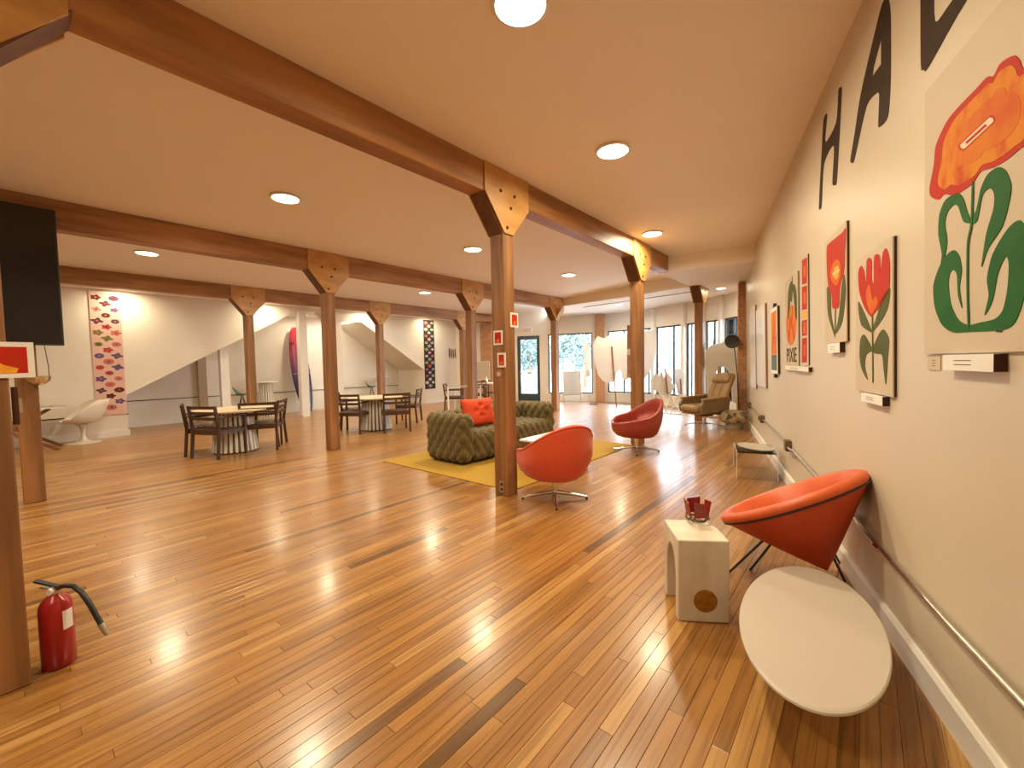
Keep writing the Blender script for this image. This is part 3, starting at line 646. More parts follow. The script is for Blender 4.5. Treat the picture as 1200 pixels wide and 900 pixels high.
for k in range(4):
    R4 = Matrix.Rotation(k*PI/2+.35, 4, 'Z')@Matrix.Translation((.036, 0, .028))@Matrix.Rotation(.16, 4, 'Y')
    pn = MB(); pn.prism([[(-.026, 0), (.026, 0), (.028, .062), (-.030, .070)]], -.002, .002, lambda u, v, w_: R4@Vector((w_, u, v))); po = pn.build('glass_panel', M_RGL, t)
    MB().tube([R4@Vector((0, -.03, .0)), R4@Vector((.008, -.015, -.012)), R4@Vector((.008, .015, -.012)), R4@Vector((0, .03, 0))], .005, 6).build('pewter_trim', M_PEW, po)
OTZ = .27; OTC = (EYE.x+(-.137-EYE.x)*(EYE.z-OTZ)/(EYE.z-.4), EYE.y+(1.827-EYE.y)*(EYE.z-OTZ)/(EYE.z-.4)); OTK = (EYE.z-OTZ)/(EYE.z-.4)
t = empty('oval_table', 'white oval low table in the foreground beside the orange cone chair', 'table', (OTC[0], OTC[1], 0), .073+PI/2)
M_OVT = mat('warm_white_lacquer', (.53, .46, .39), .45, col2=(.51, .44, .37), scale=(2, 2, 2))
MB().lathe([(.001, -.022), (.94, -.022), (.985, -.014), (1, -.006), (.995, 0), (.98, .003), (.95, .003), (.7, .003), (.35, .003), (.001, .003)], 96, c=(0, 0, OTZ-.003), sx=.476*OTK, sy=.219*OTK).build('top', M_OVT, t, smooth=True, auto=.5)
MB().lathe([(.13, 0), (.13, .012), (.06, .03), (.045, .10), (.06, .20), (.10, OTZ-.026), (.001, OTZ-.026)], 32, c=(.12, .02, 0)).build('pedestal', M_WALNUT, t, smooth=True)

# ------------------------------------------------------------------ orange cone chair
Cc = Vector((-.315, 2.955, .505)); av = Vector((.68, .20, .345)).normalized(); vv = (Cc-EYE).normalized()
nn_ = (Vector((-.425, -.125, .896))); nn_ = (nn_ - av*nn_.dot(av)).normalized(); ref = (-vv - av*(-vv).dot(av)).normalized()
bv = av.cross(nn_).normalized(); ct = nn_.dot(-vv); want = .13
th = 0.
for k in range(200):
    th = k*.004; cand = (nn_*math.cos(th) + bv*math.sin(th)).normalized()
    if abs((-vv).dot(cand)) <= want: break
    cand2 = (nn_*math.cos(th) - bv*math.sin(th)).normalized()
    if abs((-vv).dot(cand2)) <= want: cand = cand2; break
nn_ = cand; bv = nn_.cross(av).normalized()
t = empty('cone_chair', 'orange leather cone lounge chair with dark piping and black legs by the picture wall', 'chair', (Cc.x, Cc.y, 0))
M_ORL = mat('orange_leather', (.62, .105, .020), .45, col2=(.56, .085, .016), scale=(7, 7, 7), bump=.08); M_ORD = mat('orange_fabric_shell', (.56, .065, .010), .6, col2=(.50, .055, .008), scale=(40, 40, 40), bump=.1)
RC = .395; base = Vector((Cc.x, Cc.y, 0)); N = 64
def cc(r, d, k, sh=0.):
    a = 2*PI*k/N; return Cc - base + av*(r*math.cos(a)+sh) + bv*(r*math.sin(a)) + nn_*d
AP = .40; SH = -.015
rows = []
for i in range(15):
    f = i/14; r = RC*(1-f)**.95 if f < 1 else .001
    rows.append([cc(max(r, .001), -AP*f**1.0, k, SH*f) for k in range(N)])
MB().grid(rows, True).build('outer_shell', M_ORD, t, smooth=True, auto=1.2)
rows = [[cc(RC, 0, k) for k in range(N)], [cc(RC+.012, .018, k) for k in range(N)], [cc(RC+.006, .042, k) for k in range(N)], [cc(RC-.025, .056, k) for k in range(N)], [cc(RC-.06, .045, k) for k in range(N)]]
for f in (.15, .35, .55, .75, .9, 1): rows.append([cc(max((RC-.07)*(1-f**1.6), .001), .03-.19*math.sin(f*PI/2)+.006*math.sin(10*2*PI*k/N)*math.sin(f*PI), k, SH*f*.6) for k in range(N)])
pad = MB().grid(rows, True).build('padded_seat', M_ORL, t, smooth=True, auto=1.4)
for a, b in ((.4, .62), (-.5, .55), (1.2, .5)): MB().lathe([(.012, 0), (.008, .006), (.001, .007)], 10, M=Matrix.Translation(cc(.18, -.085, a*10))@nn_.to_track_quat('Z', 'Y').to_matrix().to_4x4()).build('button', M_ORD, pad)
MB().tube([cc(RC+.004, 0, k) for k in range(N)]+[cc(RC+.004, 0, 0)], .0065, 6, False).build('piping', mat('dark_piping', (.03, .008, .005), .5, col2=(.04, .01, .006)), t, smooth=True)
ap = cc(.001, -AP*.6, 0, SH) 
for (px, py), (qx, qy) in (((853, 672), (.62, .45)), ((879, 668), (.62, -.45)), ((990, 681), (-.5, .45)), ((985, 662), (-.5, -.45))):
    f_ = fl(px, py); e = f_-base; w0 = cc(.16, -AP*.45, 0, 0)-cc(.16, -AP*.45, 0, 0)
    top = Vector((ap.x, ap.y, 0))*.35 + e*.65*.75; top.z = .26
    MB().tube([Vector((top.x, top.y, .27)), Vector((e.x, e.y, 0))], .0075, 8).build('leg', M_BLACK, t, smooth=True)

# ------------------------------------------------------------------ fire extinguisher
q = fl(70, 778); t = empty('fire_extinguisher', 'red fire extinguisher with black hose standing on the floor beside the left post', 'fire extinguisher', (q.x, q.y, 0), ang(CR.x, CR.y))
M_FR = mat('fire_red', (.36, .008, .012), .28, col2=(.33, .006, .010), scale=(4, 4, 4), coat=.3)
MB().lathe([(.001, 0), (.052, 0), (.058, .006), (.058, .262), (.055, .290), (.044, .312), (.026, .330), (.022, .338), (.001, .338)], 36).build('cylinder', M_FR, t, smooth=True, auto=.9)
MB().lathe([(.022, .338), (.022, .352), (.015, .358), (.015, .372), (.001, .372)], 16).build('valve', M_STEEL, t, smooth=True)
MB().bar((-.085, -.0, .395), (.02, 0, .368), .022, .010).bar((.02, 0, .368), (.032, 0, .36), .022, .02).build('lever', M_BLACK, t, bevel=.003)
MB().bar((-.06, 0, .366), (.015, 0, .352), .018, .007).build('carry_handle', M_STEEL, t, bevel=.002)
hs = MB().tube([(.015, 0, .362), (.05, 0, .372), (.09, 0, .368), (.13, -.005, .340), (.17, -.01, .285), (.205, -.015, .225), (.225, -.018, .192)], .011, 12).build('hose', M_BLACK, t, smooth=True)
MB().tube([(.222, -.0177, .197), (.245, -.02, .16), (.252, -.0205, .148)], [.013, .011, .007], 12).build('nozzle', M_STEEL, hs, smooth=True)
lb = []
for i in range(7):
    a = -.40 + i*.12; lb.append((.0588*math.cos(a), .0588*math.sin(a)))
mb = MB().grid([[Vector((x, y, z)) for z in (.175, .262)] for x, y in lb]); mb.build('paper_label', M_PAPER, t)
MB().lathe([(.0155, 0), (.0155, .012), (.001, .012)], 14, M=Matrix.Translation((0, -.014, .352))@Matrix.Rotation(PI/2, 4, 'X')).build('gauge', M_PAPER, t)

# ------------------------------------------------------------------ right wall: conduit, boxes
t = empty('steel_conduit', 'galvanised steel conduit pipe running low along the picture wall', 'pipe', M=WM(0, 0, 0))
uo = lambda px, py: wuv(px, py, .03)
b3 = uo(923, 522); b2 = uo(893, 491); b1 = uo(878, 475)
zc = .40
MB().tube([(b1[0], b1[1], .022), (b2[0], b2[1]+.003, .022)], .011, 10).build('pipe_section', M_STEEL, t, smooth=True)
MB().tube([(b2[0], b2[1]-.003, .022), (b3[0], b3[1]+.01, .022)], .011, 10).build('pipe_section', M_STEEL, t, smooth=True)
MB().tube([(b3[0], b3[1]-.012, .035), (b3[0]+.16, b3[1]-.012, .030), (b3[0]+.26, b3[1]-.004, .022), (-2.0, .392, .022), (-1.55, .40, .024), (5.1, .398, .024)], .012, 12).build('pipe_section', M_STEEL, t, smooth=True)
cpl = uo(1027, 623)
for u in (cpl[0], b3[0]+.30, 1.2): MB().tube([(u-.03, .397, .024), (u+.03, .397, .024)], .0155, 12).build('coupling', M_CHROME, t, smooth=True)
M_BRZ = mat('bronze_box', (.20, .14, .075), .45, .6, col2=(.15, .10, .05), scale=(15, 15, 15))
for (u, v), nm in ((b3, 'junction box nearest the cone chair'), (b2, 'junction box with a black plug'), (b1, 'junction box beside the brick pier')):
    x = empty('junction_box', 'square bronze ' + nm + ' on the conduit', 'electrical box', M=WM(u, v, 0))
    MB().bx(-.055, .055, -.055, .055, 0, .055).build('box', M_BRZ, x, bevel=.004, seg=1)
    MB().bx(-.05, .05, -.05, .05, .055, .058).build('cover', M_BRZ, x)
    if 'plug' in nm: MB().bx(-.11, -.055, -.03, .035, .02, .07).build('plug', M_BLACK, x, bevel=.008)
    for a, b in ((-.04, -.04), (.04, .04)): MB().lathe([(.005, 0), (.004, .002), (.001, .002)], 8, c=(a, b, .058)).build('screw', M_STEEL, x)

# ------------------------------------------------------------------ right wall: lettering and paintings
M_INK = mat('brown_black_paint', (.040, .023, .012), .7, col2=(.05, .028, .015), scale=(20, 20, 20), spec=.12)
def crop(pts, x0, y0, k): return [(x0+a/k, y0+b/k) for a, b in pts]
def rounded(l, n=4):
    out = []; m = len(l)
    for i in range(m):
        a, b, c, d = l[i-1], l[i], l[(i+1) % m], l[(i+2) % m]
        for k in range(n):
            t = k/n; out.append(tuple(.5*(2*b[j]+(c[j]-a[j])*t*.8+(2*a[j]-5*b[j]+4*c[j]-d[j])*t*t*.8+(-a[j]+3*b[j]-3*c[j]+d[j])*t**3*.8) if False else (b[j]*(2*t**3-3*t**2+1)+(c[j]-a[j])*.4*(t**3-2*t**2+t)+c[j]*(-2*t**3+3*t**2)+(d[j]-b[j])*.4*(t**3-t**2)) for j in (0, 1)))
    return out
def wall_poly(name, pxl, m, parent, o, off, th=.002, holes=()):
    L = [[(wuv(x, y, off)[0]-o[0], wuv(x, y, off)[1]-o[1]) for x, y in (rounded(l) if len(l) > 4 else l)] for l in [pxl, *holes]]
    return MB().prism(L, off, off+th).build(name, m, parent)
LK = (950, 0, 3.6)
letH = crop([(65, 480), (54, 510), (47, 640), (35, 868), (40, 881), (47, 865), (57, 692), (98, 615), (92, 768), (100, 781), (110, 770), (118, 650), (132, 385), (125, 370), (117, 385), (108, 515), (63, 600), (70, 490)], *LK)
letA = crop([(322, -14), (330, 0), (338, 70), (338, 330), (327, 490), (292, 536), (286, 520), (290, 402), (277, 395), (236, 450), (186, 670), (176, 686), (168, 675), (185, 570), (215, 380), (285, 80), (305, 10)], *LK)
holA = crop([(298, 163), (298, 270), (262, 321), (266, 285)], *LK)
letV = crop([(478, 292), (466, 275), (464, 0), (462, -150), (505, -190), (524, -150), (525, 90), (600, 0), (770, -190), (830, -190), (800, -150), (660, 0), (500, 280)], *LK)
for nm, l, h, lb in (('H', letH, (), 'hand-painted dark letter H high on the picture wall'), ('A', letA, (holA,), 'hand-painted dark letter A high on the picture wall'), ('V', letV, (), 'hand-painted dark letter V at the top right corner')):
    o = wuv(*l[0]); t = empty('painted_letter', lb, 'letter', M=WM(o[0], o[1], 0)); wall_poly('painted_shape', l, M_INK, t, o, .0005, .0012, h)

M_PRED = mat('paint_red', (.52, .020, .008), .6, col2=(.46, .035, .010), scale=(14, 14, 14), spec=.12)
M_PFIRE = mat('paint_fire', (.55, .05, .008), .6, col2=(.68, .23, .012), scale=(9, 5, 9), lo=.40, hi=.54, detail=6, spec=.12)
M_PFIRE2 = mat('paint_fire_yellow', (.66, .19, .012), .6, col2=(.60, .09, .012), scale=(7, 7, 7), spec=.12)
M_PYEL = mat('paint_yellow', (.85, .48, .06), .55, col2=(.82, .30, .03), scale=(20, 20, 20), spec=.12)
M_PGRN = mat('paint_green', (.014, .10, .018), .6, col2=(.022, .13, .022), scale=(8, 8, 8), spec=.12)
M_POLV = mat('paint_olive', (.075, .085, .018), .6, col2=(.10, .105, .024), scale=(8, 8, 8), spec=.12)
M_PDRK = mat('paint_dark_and_shade', (.06, .025, .015), .6, col2=(.08, .03, .02), spec=.12)
M_PCRM = mat('paint_cream', (.82, .68, .50), .55, col2=(.78, .64, .46), spec=.12)
def panel(label, bl, tr_z, ur, th, edge=M_PDRK, face=M_CREAM, name='painting'):   # bl=(u0,v0) at face, ur=u1
    u0, v0 = bl; t = empty(name, label, 'painting', M=WM((u0+ur)/2, v0, 0)); w_ = (ur-u0)/2
    MB().bx(-w_, w_, 0, tr_z-v0, .001, th-.006).build('backing', edge, t); MB().bx(-w_, w_, 0, tr_z-v0, th-.006, th).build('face', face, t)  # default dark backing colour paints in the shadow gap along the panel edge
    return t, ((u0+ur)/2, v0)
def scale_poly(l, k):
    cx = sum(p[0] for p in l)/len(l); cy = sum(p[1] for p in l)/len(l); return [(cx+(x-cx)*k, cy+(y-cy)*k) for x, y in l]
def label_block(label, pxa, pxb, th, vtop=None):
    a = wuv(*pxa, th); b = wuv(*pxb, th); v1 = vtop if vtop is not None else a[1]
    t = empty('label_block', label, 'label', M=WM((a[0]+b[0])/2, b[1], 0)); w_ = (b[0]-a[0])/2
    MB().bx(-w_, w_, 0, v1-b[1], .001, th).build('block', M_PAPER, t); MB().bx(w_, w_+.003, 0, v1-b[1], .001, th).build('painted_shade_side', M_PDRK, t)  # near side of the white block coloured dark to stand in for shade
    for yy in (.35, .6): MB().bx(-w_*.5, w_*.2, (v1-b[1])*yy, (v1-b[1])*yy+.0025, th, th+.0006).build('printed_line', M_PDRK, t)
    return t
# big flower
th = .010; bl = wuv(1083, 415, th); top = wuv(1094, 100, th)
t, o = panel('large canvas of an orange poppy with curling green leaves', bl, 2.36, bl[0]+1.02, th, M_CREAM)
FLW = crop([(383, 460), (380, 440), (390, 385), (395, 340), (420, 285), (450, 248), (490, 207), (515, 180), (530, 178), (545, 150), (565, 135), (580, 130), (592, 142), (600, 160), (625, 150), (650, 180), (655, 230), (640, 290), (610, 335), (590, 350), (560, 375), (530, 392), (500, 402), (480, 430), (440, 457), (415, 455), (400, 468)], 900, 0, 2)
wall_poly('flower_petals', FLW, M_PRED, t, o, th)
wall_poly('flower_glow', scale_poly(FLW, .86), M_PFIRE, t, o, th+.002, .0008); wall_poly('flower_glow', scale_poly(FLW, .55), M_PFIRE2, t, o, th+.0028, .0006)
def ring(x0, y0, x1, y1, w_, n=18):
    dx, dy = x1-x0, y1-y0; L = math.hypot(dx, dy); dx /= L; dy /= L; pts = []
    for k in range(n+1):
        a = -PI/2+PI*k/n; pts.append((x1+w_*(math.cos(a)*dx-math.sin(a)*dy), y1+w_*(math.cos(a)*dy+math.sin(a)*dx)))
    for k in range(n+1):
        a = PI/2+PI*k/n; pts.append((x0+w_*(math.cos(a)*dx-math.sin(a)*dy), y0+w_*(math.cos(a)*dy+math.sin(a)*dx)))
    return pts
wall_poly('flower_ring', ring(1128, 172, 1162, 140, 4.6), M_PRED, t, o, th+.0034, .0006); wall_poly('flower_ring', ring(1129, 171, 1161, 141, 3.4), M_PCRM, t, o, th+.004, .0006); wall_poly('flower_centre', ring(1133, 167, 1155, 147, 1.3), M_PRED, t, o, th+.0046, .0006)
G = (1080, 190, 3.46)
wall_poly('leaf', crop([(200, 247), (172, 240), (152, 182), (135, 172), (108, 200), (97, 250), (106, 320), (95, 390), (80, 415), (84, 370), (70, 290), (75, 210), (100, 152), (145, 125), (170, 145), (187, 200), (200, 235)], *G), M_PGRN, t, o, th)
wall_poly('leaf', crop([(200, 250), (227, 238), (250, 132), (280, 105), (297, 130), (294, 190), (265, 290), (245, 425), (272, 350), (330, 260), (360, 150), (365, 90), (345, 37), (312, 20), (270, 50), (242, 110), (225, 190), (205, 230)], *G), M_PGRN, t, o, th)
wall_poly('leaf', crop([(190, 660), (152, 640), (122, 580), (111, 500), (116, 452), (130, 437), (145, 455), (150, 540), (167, 592), (156, 510), (165, 440), (155, 382), (135, 357), (110, 370), (76, 420), (50, 500), (56, 590), (85, 660), (130, 690), (200, 688), (330, 680), (380, 650), (415, 560), (440, 440), (445, 310), (402, 236), (352, 270), (292, 370), (268, 470), (275, 540), (258, 620), (290, 560), (312, 450), (345, 380), (357, 420), (350, 520), (332, 600), (300, 635), (240, 650)], *G), M_PGRN, t, o, th)
wall_poly('stem', crop([(204, 90), (211, 90), (206, 250), (192, 330), (190, 500), (194, 662), (187, 662), (182, 500), (184, 330), (198, 250)], *G), M_PGRN, t, o, th+.002, .0008)
wall_poly('signature', crop([(305, 683), (328, 683), (328, 689), (305, 689)], *G), M_PDRK, t, o, th)
label_block('white label block under the large poppy canvas', (1105, 416), (1164, 436), .03)
cz_ = wuv(1088, 418); c2_ = wuv(1103, 434); t = empty('caption_card', 'tiny beige caption card left of the large label block', 'card', M=WM((cz_[0]+c2_[0])/2, c2_[1], 0))
MB().bx(-(c2_[0]-cz_[0])/2, (c2_[0]-cz_[0])/2, 0, cz_[1]-c2_[1], .0005, .003).build('card', M_CREAM, t)
for yy in (.3, .5, .7): MB().bx(-.012, .014, (cz_[1]-c2_[1])*yy, (cz_[1]-c2_[1])*yy+.002, .003, .0035).build('printed_line', M_PDRK, t)
# tulip
K4 = (950, 240, 3.75); th = .016
bl = wuv(1003, 457, th); ur = wuv(1046, 465, th)[0]; vt = wuv(1048.5, 275, th)[1]
t, o = panel('tall panel of a red tulip with olive leaves right of the smaller tulip panel', (bl[0], (bl[1]+wuv(1045, 465, th)[1])/2), vt, ur, th)
wall_poly('petals', crop([(262, 488), (235, 445), (215, 380), (210, 300), (222, 268), (236, 290), (244, 345), (247, 250), (257, 233), (270, 245), (270, 330), (278, 340), (280, 235), (292, 216), (306, 230), (308, 300), (318, 215), (332, 191), (345, 220), (350, 270), (345, 380), (310, 440), (275, 485)], *K4), M_PRED, t, o, th)
wall_poly('petal_glow', crop([(265, 478), (250, 440), (243, 390), (258, 350), (272, 420), (285, 400), (295, 430), (275, 475)], *K4), M_PFIRE2, t, o, th+.002, .0008)
for l in ([(212, 425), (240, 482), (266, 545), (266, 560), (225, 530), (212, 470)], [(350, 365), (341, 450), (310, 512), (275, 557), (275, 540), (295, 480), (310, 420)], [(272, 637), (250, 590), (235, 570), (220, 590), (216, 660), (225, 720), (252, 770), (240, 710), (246, 660)], [(272, 640), (300, 570), (322, 548), (345, 590), (340, 680), (332, 790), (322, 720), (315, 660), (290, 655)]): wall_poly('leaf', crop(l, *K4), M_POLV, t, o, th)
wall_poly('stem', crop([(268, 485), (273, 485), (276, 782), (271, 782)], *K4), M_POLV, t, o, th+.002, .0006)
label_block('white label block under the tall red tulip panel', (1009, 460), (1034, 476), .028)
# small tulip
bl = wuv(967, 403, th); ur = wuv(992, 402, th)[0]; vt = wuv(993, 257, th)[1]
t, o = panel('panel of a flared red and yellow bloom left of the red tulip', bl, vt, ur, th)
wall_poly('petals', crop([(118, 455), (97, 452), (93, 400), (79, 360), (72, 280), (72, 187), (85, 167), (105, 150), (140, 122), (155, 105), (152, 200), (148, 290), (131, 360), (126, 440)], *K4), M_PRED, t, o, th)
wall_poly('petal_glow', crop([(110, 355), (92, 330), (88, 290), (100, 255), (118, 240), (132, 265), (130, 310), (120, 345)], *K4), M_PFIRE2, t, o, th+.002, .0008)
wall_poly('petal_glow', crop([(112, 330), (98, 305), (108, 275), (122, 270), (124, 300)], *K4), M_PYEL, t, o, th+.0028, .0006)
wall_poly('highlight', crop([(96, 303), (126, 282), (127, 288), (98, 308)], *K4), M_PCRM, t, o, th+.0034, .0006)
for l in ([(80, 362), (72, 372), (77, 480), (100, 560), (108, 577), (92, 480), (90, 400)], [(148, 305), (155, 380), (141, 510), (110, 567), (126, 480), (136, 370)]): wall_poly('leaf', crop(l, *K4), M_POLV, t, o, th)
wall_poly('stem', crop([(107, 455), (111, 455), (108, 582), (104, 582)], *K4), M_POLV, t, o, th+.002, .0006)
label_block('small white label block under the flared bloom panel', (970, 403), (984, 413), .028)
# square strip + fruit poster
th = .014; K5 = (875, 280, 4.5)
bl = wuv(939, 428, th); ur = wuv(947, 428, th)[0]; vt = wuv(947.5, 296, th)[1]
t, o = panel('narrow panel with a column of four red painted squares', bl, vt, ur, th)
for y0, y1, y2, y3 in ((112, 98, 240, 233), (254, 245, 375, 370), (432, 424, 512, 508), (526, 520, 652, 650)): 
    sq = wall_poly('painted_square', crop([(293, y0), (318, y1), (318, y3), (293, y2)], *K5), M_PRED, t, o, th)
    ym = (y0+y3)/2; wall_poly('square_glow', crop([(300, ym-30), (311, ym-32), (311, ym+28), (300, ym+30)], *K5), M_PFIRE2, t, o, th+.002, .0006)
wall_poly('yellow_square', crop([(293, 384), (318, 378), (318, 416), (293, 420)], *K5), M_PYEL, t, o, th)
bl = wuv(921, 428, th); ur = wuv(935.5, 428, th)[0]; vt = wuv(936, 316, th)[1]
t, o = panel('poster of an orange fruit with green leaves and the word PIXIE', bl, vt, ur, th)
fr_ = [(236+27*math.cos(a), 455+105*math.sin(a)-.35*27*math.cos(a)) for a in [2*PI*k/28 for k in range(28)]]
wall_poly('fruit', crop(fr_, *K5), M_PFIRE, t, o, th)
wall_poly('leaf', crop([(238, 330), (230, 330), (222, 420), (216, 400), (218, 290), (228, 235), (240, 222), (242, 250)], *K5), M_POLV, t, o, th+.002, .0006)
wall_poly('leaf', crop([(240, 250), (252, 240), (262, 290), (264, 420), (256, 400), (250, 330)], *K5), M_POLV, t, o, th+.002, .0006)
wall_poly('stem', crop([(238, 200), (241, 198), (242, 240), (239, 240)], *K5), M_POLV, t, o, th+.002, .0006)
wcx = (ur-bl[0]); zt = wuv(927, 417, th)[1]-o[1]
text_obj('lettering', 'PIXIE', .20, M_INK, t, Matrix.Translation((0, zt, th+.0015)), .002, sx=wcx*.86/.47)
a = wuv(920, 428, .05); b = wuv(948, 436, .05)
label_block('long white shelf label under the fruit poster and square strip', (920, 428.5), (947.5, 436), .028)
# red / green panel
bl = wuv(904, 437, .03); ur = wuv(911, 437, .03)[0]; vt = wuv(911, 357.5, .03)[1]
t, o = panel('narrow red over dark green abstract panel with black clips', bl, vt, ur, .03, M_PDRK, M_PAPER)
w2 = (ur-bl[0])/2; hh = vt-bl[1]
MB().bx(-w2*.86, w2*.86, hh*.29, hh*.94, .03, .032).build('red_field', M_PFIRE, t); MB().bx(-w2*.86, w2*.86, hh*.05, hh*.285, .03, .032).build('green_field', mat('paint_dark_green', (.03, .07, .035), .5, col2=(.05, .10, .05), scale=(10, 10, 10)), t)
for z0, z1 in ((hh, hh+.05), (-.05, 0)): MB().bx(-.02, .05, z0, z1, .005, .035).build('clip', M_BLACK, t)
# two pale canvases
for l_, r_, vb, vtp, lb in ((887, 897, 455, 354, 'pale canvas right of its twin near the brick pier'), (879.5, 885.5, 456, 356, 'pale canvas nearest the brick pier')):
    a = wuv(l_, vb,   .032); b = wuv(r_, vb,   .032); c = wuv(r_, vtp,   .032)
    t, o = panel(lb, (a[0], max(a[1], b[1])), c[1], b[0],   .032, mat('canvas_edge', (.30, .16, .08), .6, col2=(.25, .13, .06)), mat('pale_wash', (.90, .87, .85), .18, col2=(.80, .80, .80), scale=(3, 1.5, 3)))
# ------------------------------------------------------------------ dining tables and chairs
M_DWOOD = mat('dark_stained_wood', (.055, .022, .010), .45, col2=(.095, .038, .016), scale=(20, 20, 4))
M_TTOP = mat('pale_table_top', (.62, .50, .36), .4, col2=(.56, .44, .31), scale=(4, 25, 4))
M_FLUTE = mat('fluted_white', (.80, .77, .72), .5, col2=(.77, .74, .69), scale=(6, 6, 6))
def fluted(n, z0, z1, r0, r1, depth=.02):
    rows = []
    for i in range(5):
        f = i/4; R = r0+(r1-r0)*f**.8; row = []
        for k in range(n):
            for dd, rr in ((0.02, 0), (.40, 0), (.48, depth), (.94, depth)):
                a = 2*PI*(k+dd)/n; row.append(Vector(((R-rr)*math.cos(a), (R-rr)*math.sin(a), z0+(z1-z0)*f)))
        rows.append(row)
    return MB().grid(rows, True)
M_CORE = mat('grey_core', (.22, .18, .14), .7, col2=(.18, .15, .12), scale=(6, 6, 6))
def slats(n, z0, z1, r0, r1, w_):
    mb = MB()
    for k in range(n):
        a = 2*PI*k/n; c, s = math.cos(a), math.sin(a); mb.bar((r0*c, r0*s, z0), (r1*c, r1*s, z1), w_, .034, (-c, -s, 0.3))
    return mb
def round_table(label, x, y):
    t = empty('round_dining_table', label, 'table', (x, y, 0), group='round fluted dining tables')
    MB().lathe([(.001, .668), (.54, .668), (.565, .676), (.565, .694), (.558, .70), (.001, .70)], 64).build('top', M_TTOP, t, smooth=True, auto=.5)
    slats(26, .02, .667, .315, .245, .040).build('slatted_pedestal', M_FLUTE, t); MB().lathe([(.31, 0), (.31, .02)], 40).build('base_ring', M_DWOOD, t)
    MB().lathe([(.285, .03), (.215, .66)], 30).build('core', M_CORE, t)
    return t
def dining_chair(label, x, y, rz):
    t = empty('slatted_armchair', label, 'chair', (x, y, 0), rz, 'dark slatted dining armchairs')
    for s in (-1, 1):
        MB().bar((.225, s*.255, 0), (.225, s*.255, .615), .035, .035, (1, 0, 0)).build('front_leg', M_DWOOD, t, bevel=.004, seg=1)
        mb = MB(); mb.prism([[(-.275, 0), (-.235, 0), (-.200, .43), (-.255, .80), (-.292, .80), (-.242, .43)]], s*.255-.017, s*.255+.017, lambda u, v, w_: (u, w_, v)); mb.build('rear_leg', M_DWOOD, t, bevel=.003, seg=1)
        mb = MB(); mb.prism([[(.26, .615), (.265, .640), (-.24, .632), (-.235, .608)]], s*.255-.026, s*.255+.026, lambda u, v, w_: (u, w_, v)); mb.build('armrest', M_DWOOD, t, bevel=.004, seg=1)
        MB().bar((.21, s*.25, .385), (-.21, s*.25, .385), .022, .055).build('side_rail', M_DWOOD, t)
    MB().bar((.222, -.24, .385), (.222, .24, .385), .022, .055).build('front_rail', M_DWOOD, t); MB().bar((-.222, -.24, .385), (-.222, .24, .385), .022, .055).build('rear_rail', M_DWOOD, t)
    for k in range(6): MB().bar((-.20+k*.082, -.245, .425), (-.20+k*.082, .245, .425), .07, .018).build('seat_slat', M_DWOOD, t, bevel=.003, seg=1)
    for z, xx in ((.775, -.272), (.69, -.260), (.605, -.249)):
        mb = MB(); pts = [(-.245, 0), (-.12, -.012), (0, -.016), (.12, -.012), (.245, 0)]
        for (a, da), (b, db) in zip(pts, pts[1:]): mb.bar((xx+da, a, z), (xx+db, b, z), .014, .045)
        mb.build('back_slat', M_DWOOD, t)
    return t
T1 = (-7.95, 2.38); T2 = (-8.03, 5.05)
round_table('round dining table with fluted white base, nearer the viewer', *T1); round_table('round dining table with fluted white base, farther away right of the timber post', *T2)
def chair_pose(px, py, d, side):      # stands the rear leg of that side (+1 left, -1 right) on a floor point
    d = Vector((d.x, d.y, 0)).normalized(); l = Vector((-d.y, d.x, 0)); P = fl(px, py) + d*.255 - l*(side*.255); return (P.x, P.y, 0), ang(d.x, d.y)
(L0, R0) = chair_pose(256, 538.5, CF*.94+CR*.25, -1)
pro = dining_chair('slatted armchair with its back to the viewer at the left table', L0[0], L0[1], R0)
def dc(label, px, py, d, side): L_, R_ = chair_pose(px, py, d, side); return copy_thing(pro, L_, R_, label)
dc('slatted armchair at far left of the left table', 218, 529.5, CR*.80+CF*.6, 1)
dc('slatted armchair on the right side of the left table', 325, 527, CF*.93-CR*.35, -1)
dc('slatted armchair at the far right of the left table by the post', 327, 524, -CR*.95-CF*.25, 1)
dc('slatted armchair with its back to the viewer at the farther table', 422, 509, CF*.95+CR*.1, -1)
dc('slatted armchair half hidden by the post at the farther table', 399, 501, CR*.9+CF*.4, 1)
dc('slatted armchair on the near right of the farther table', 481, 505.5, CF*.90-CR*.40, -1)
dc('slatted armchair at the far right of the farther table beside the sofa', 489, 496, -CR, 1)
# third table
q = fl(545, 482); t = empty('glass_dining_table', 'glass-topped square table behind the sofa', 'table', (q.x-.15, q.y+.15, 0), .6)
MB().bx(-.45, .45, -.45, .45, .715, .727).build('top', M_ACRYL, t); 
for s in (-.45, .449): MB().bx(-.45, .45, s-.003, s+.003, .713, .729).build('glass_edge', M_EDGE, t)
for a in (-.4, .4):
    for b in (-.4, .4): MB().bx(a-.02, a+.02, b-.02, b+.02, 0, .715).build('leg', M_WHITE, t)
dc('slatted armchair in profile at the glass table behind the sofa', 521, 483, CR, -1)
dc('slatted armchair behind the glass table beyond the orange cushion', 552, 476, -CF, -1)
q = fl(572, 478); t = empty('white_side_table', 'white side table with dark slatted legs by the brick breast', 'table', (-9.3, 10.35, 0), .4)
MB().bx(-.4, .4, -.25, .25, .70, .74).build('top', M_PAPER, t, bevel=.004)
for a in (-.36, .36):
    for b in (-.21, .21): MB().bx(a-.018, a+.018, b-.018, b+.018, 0, .70).build('leg', M_DWOOD, t)
MB().bx(-.34, .34, -.20, .20, .40, .42).build('shelf', M_DWOOD, t)
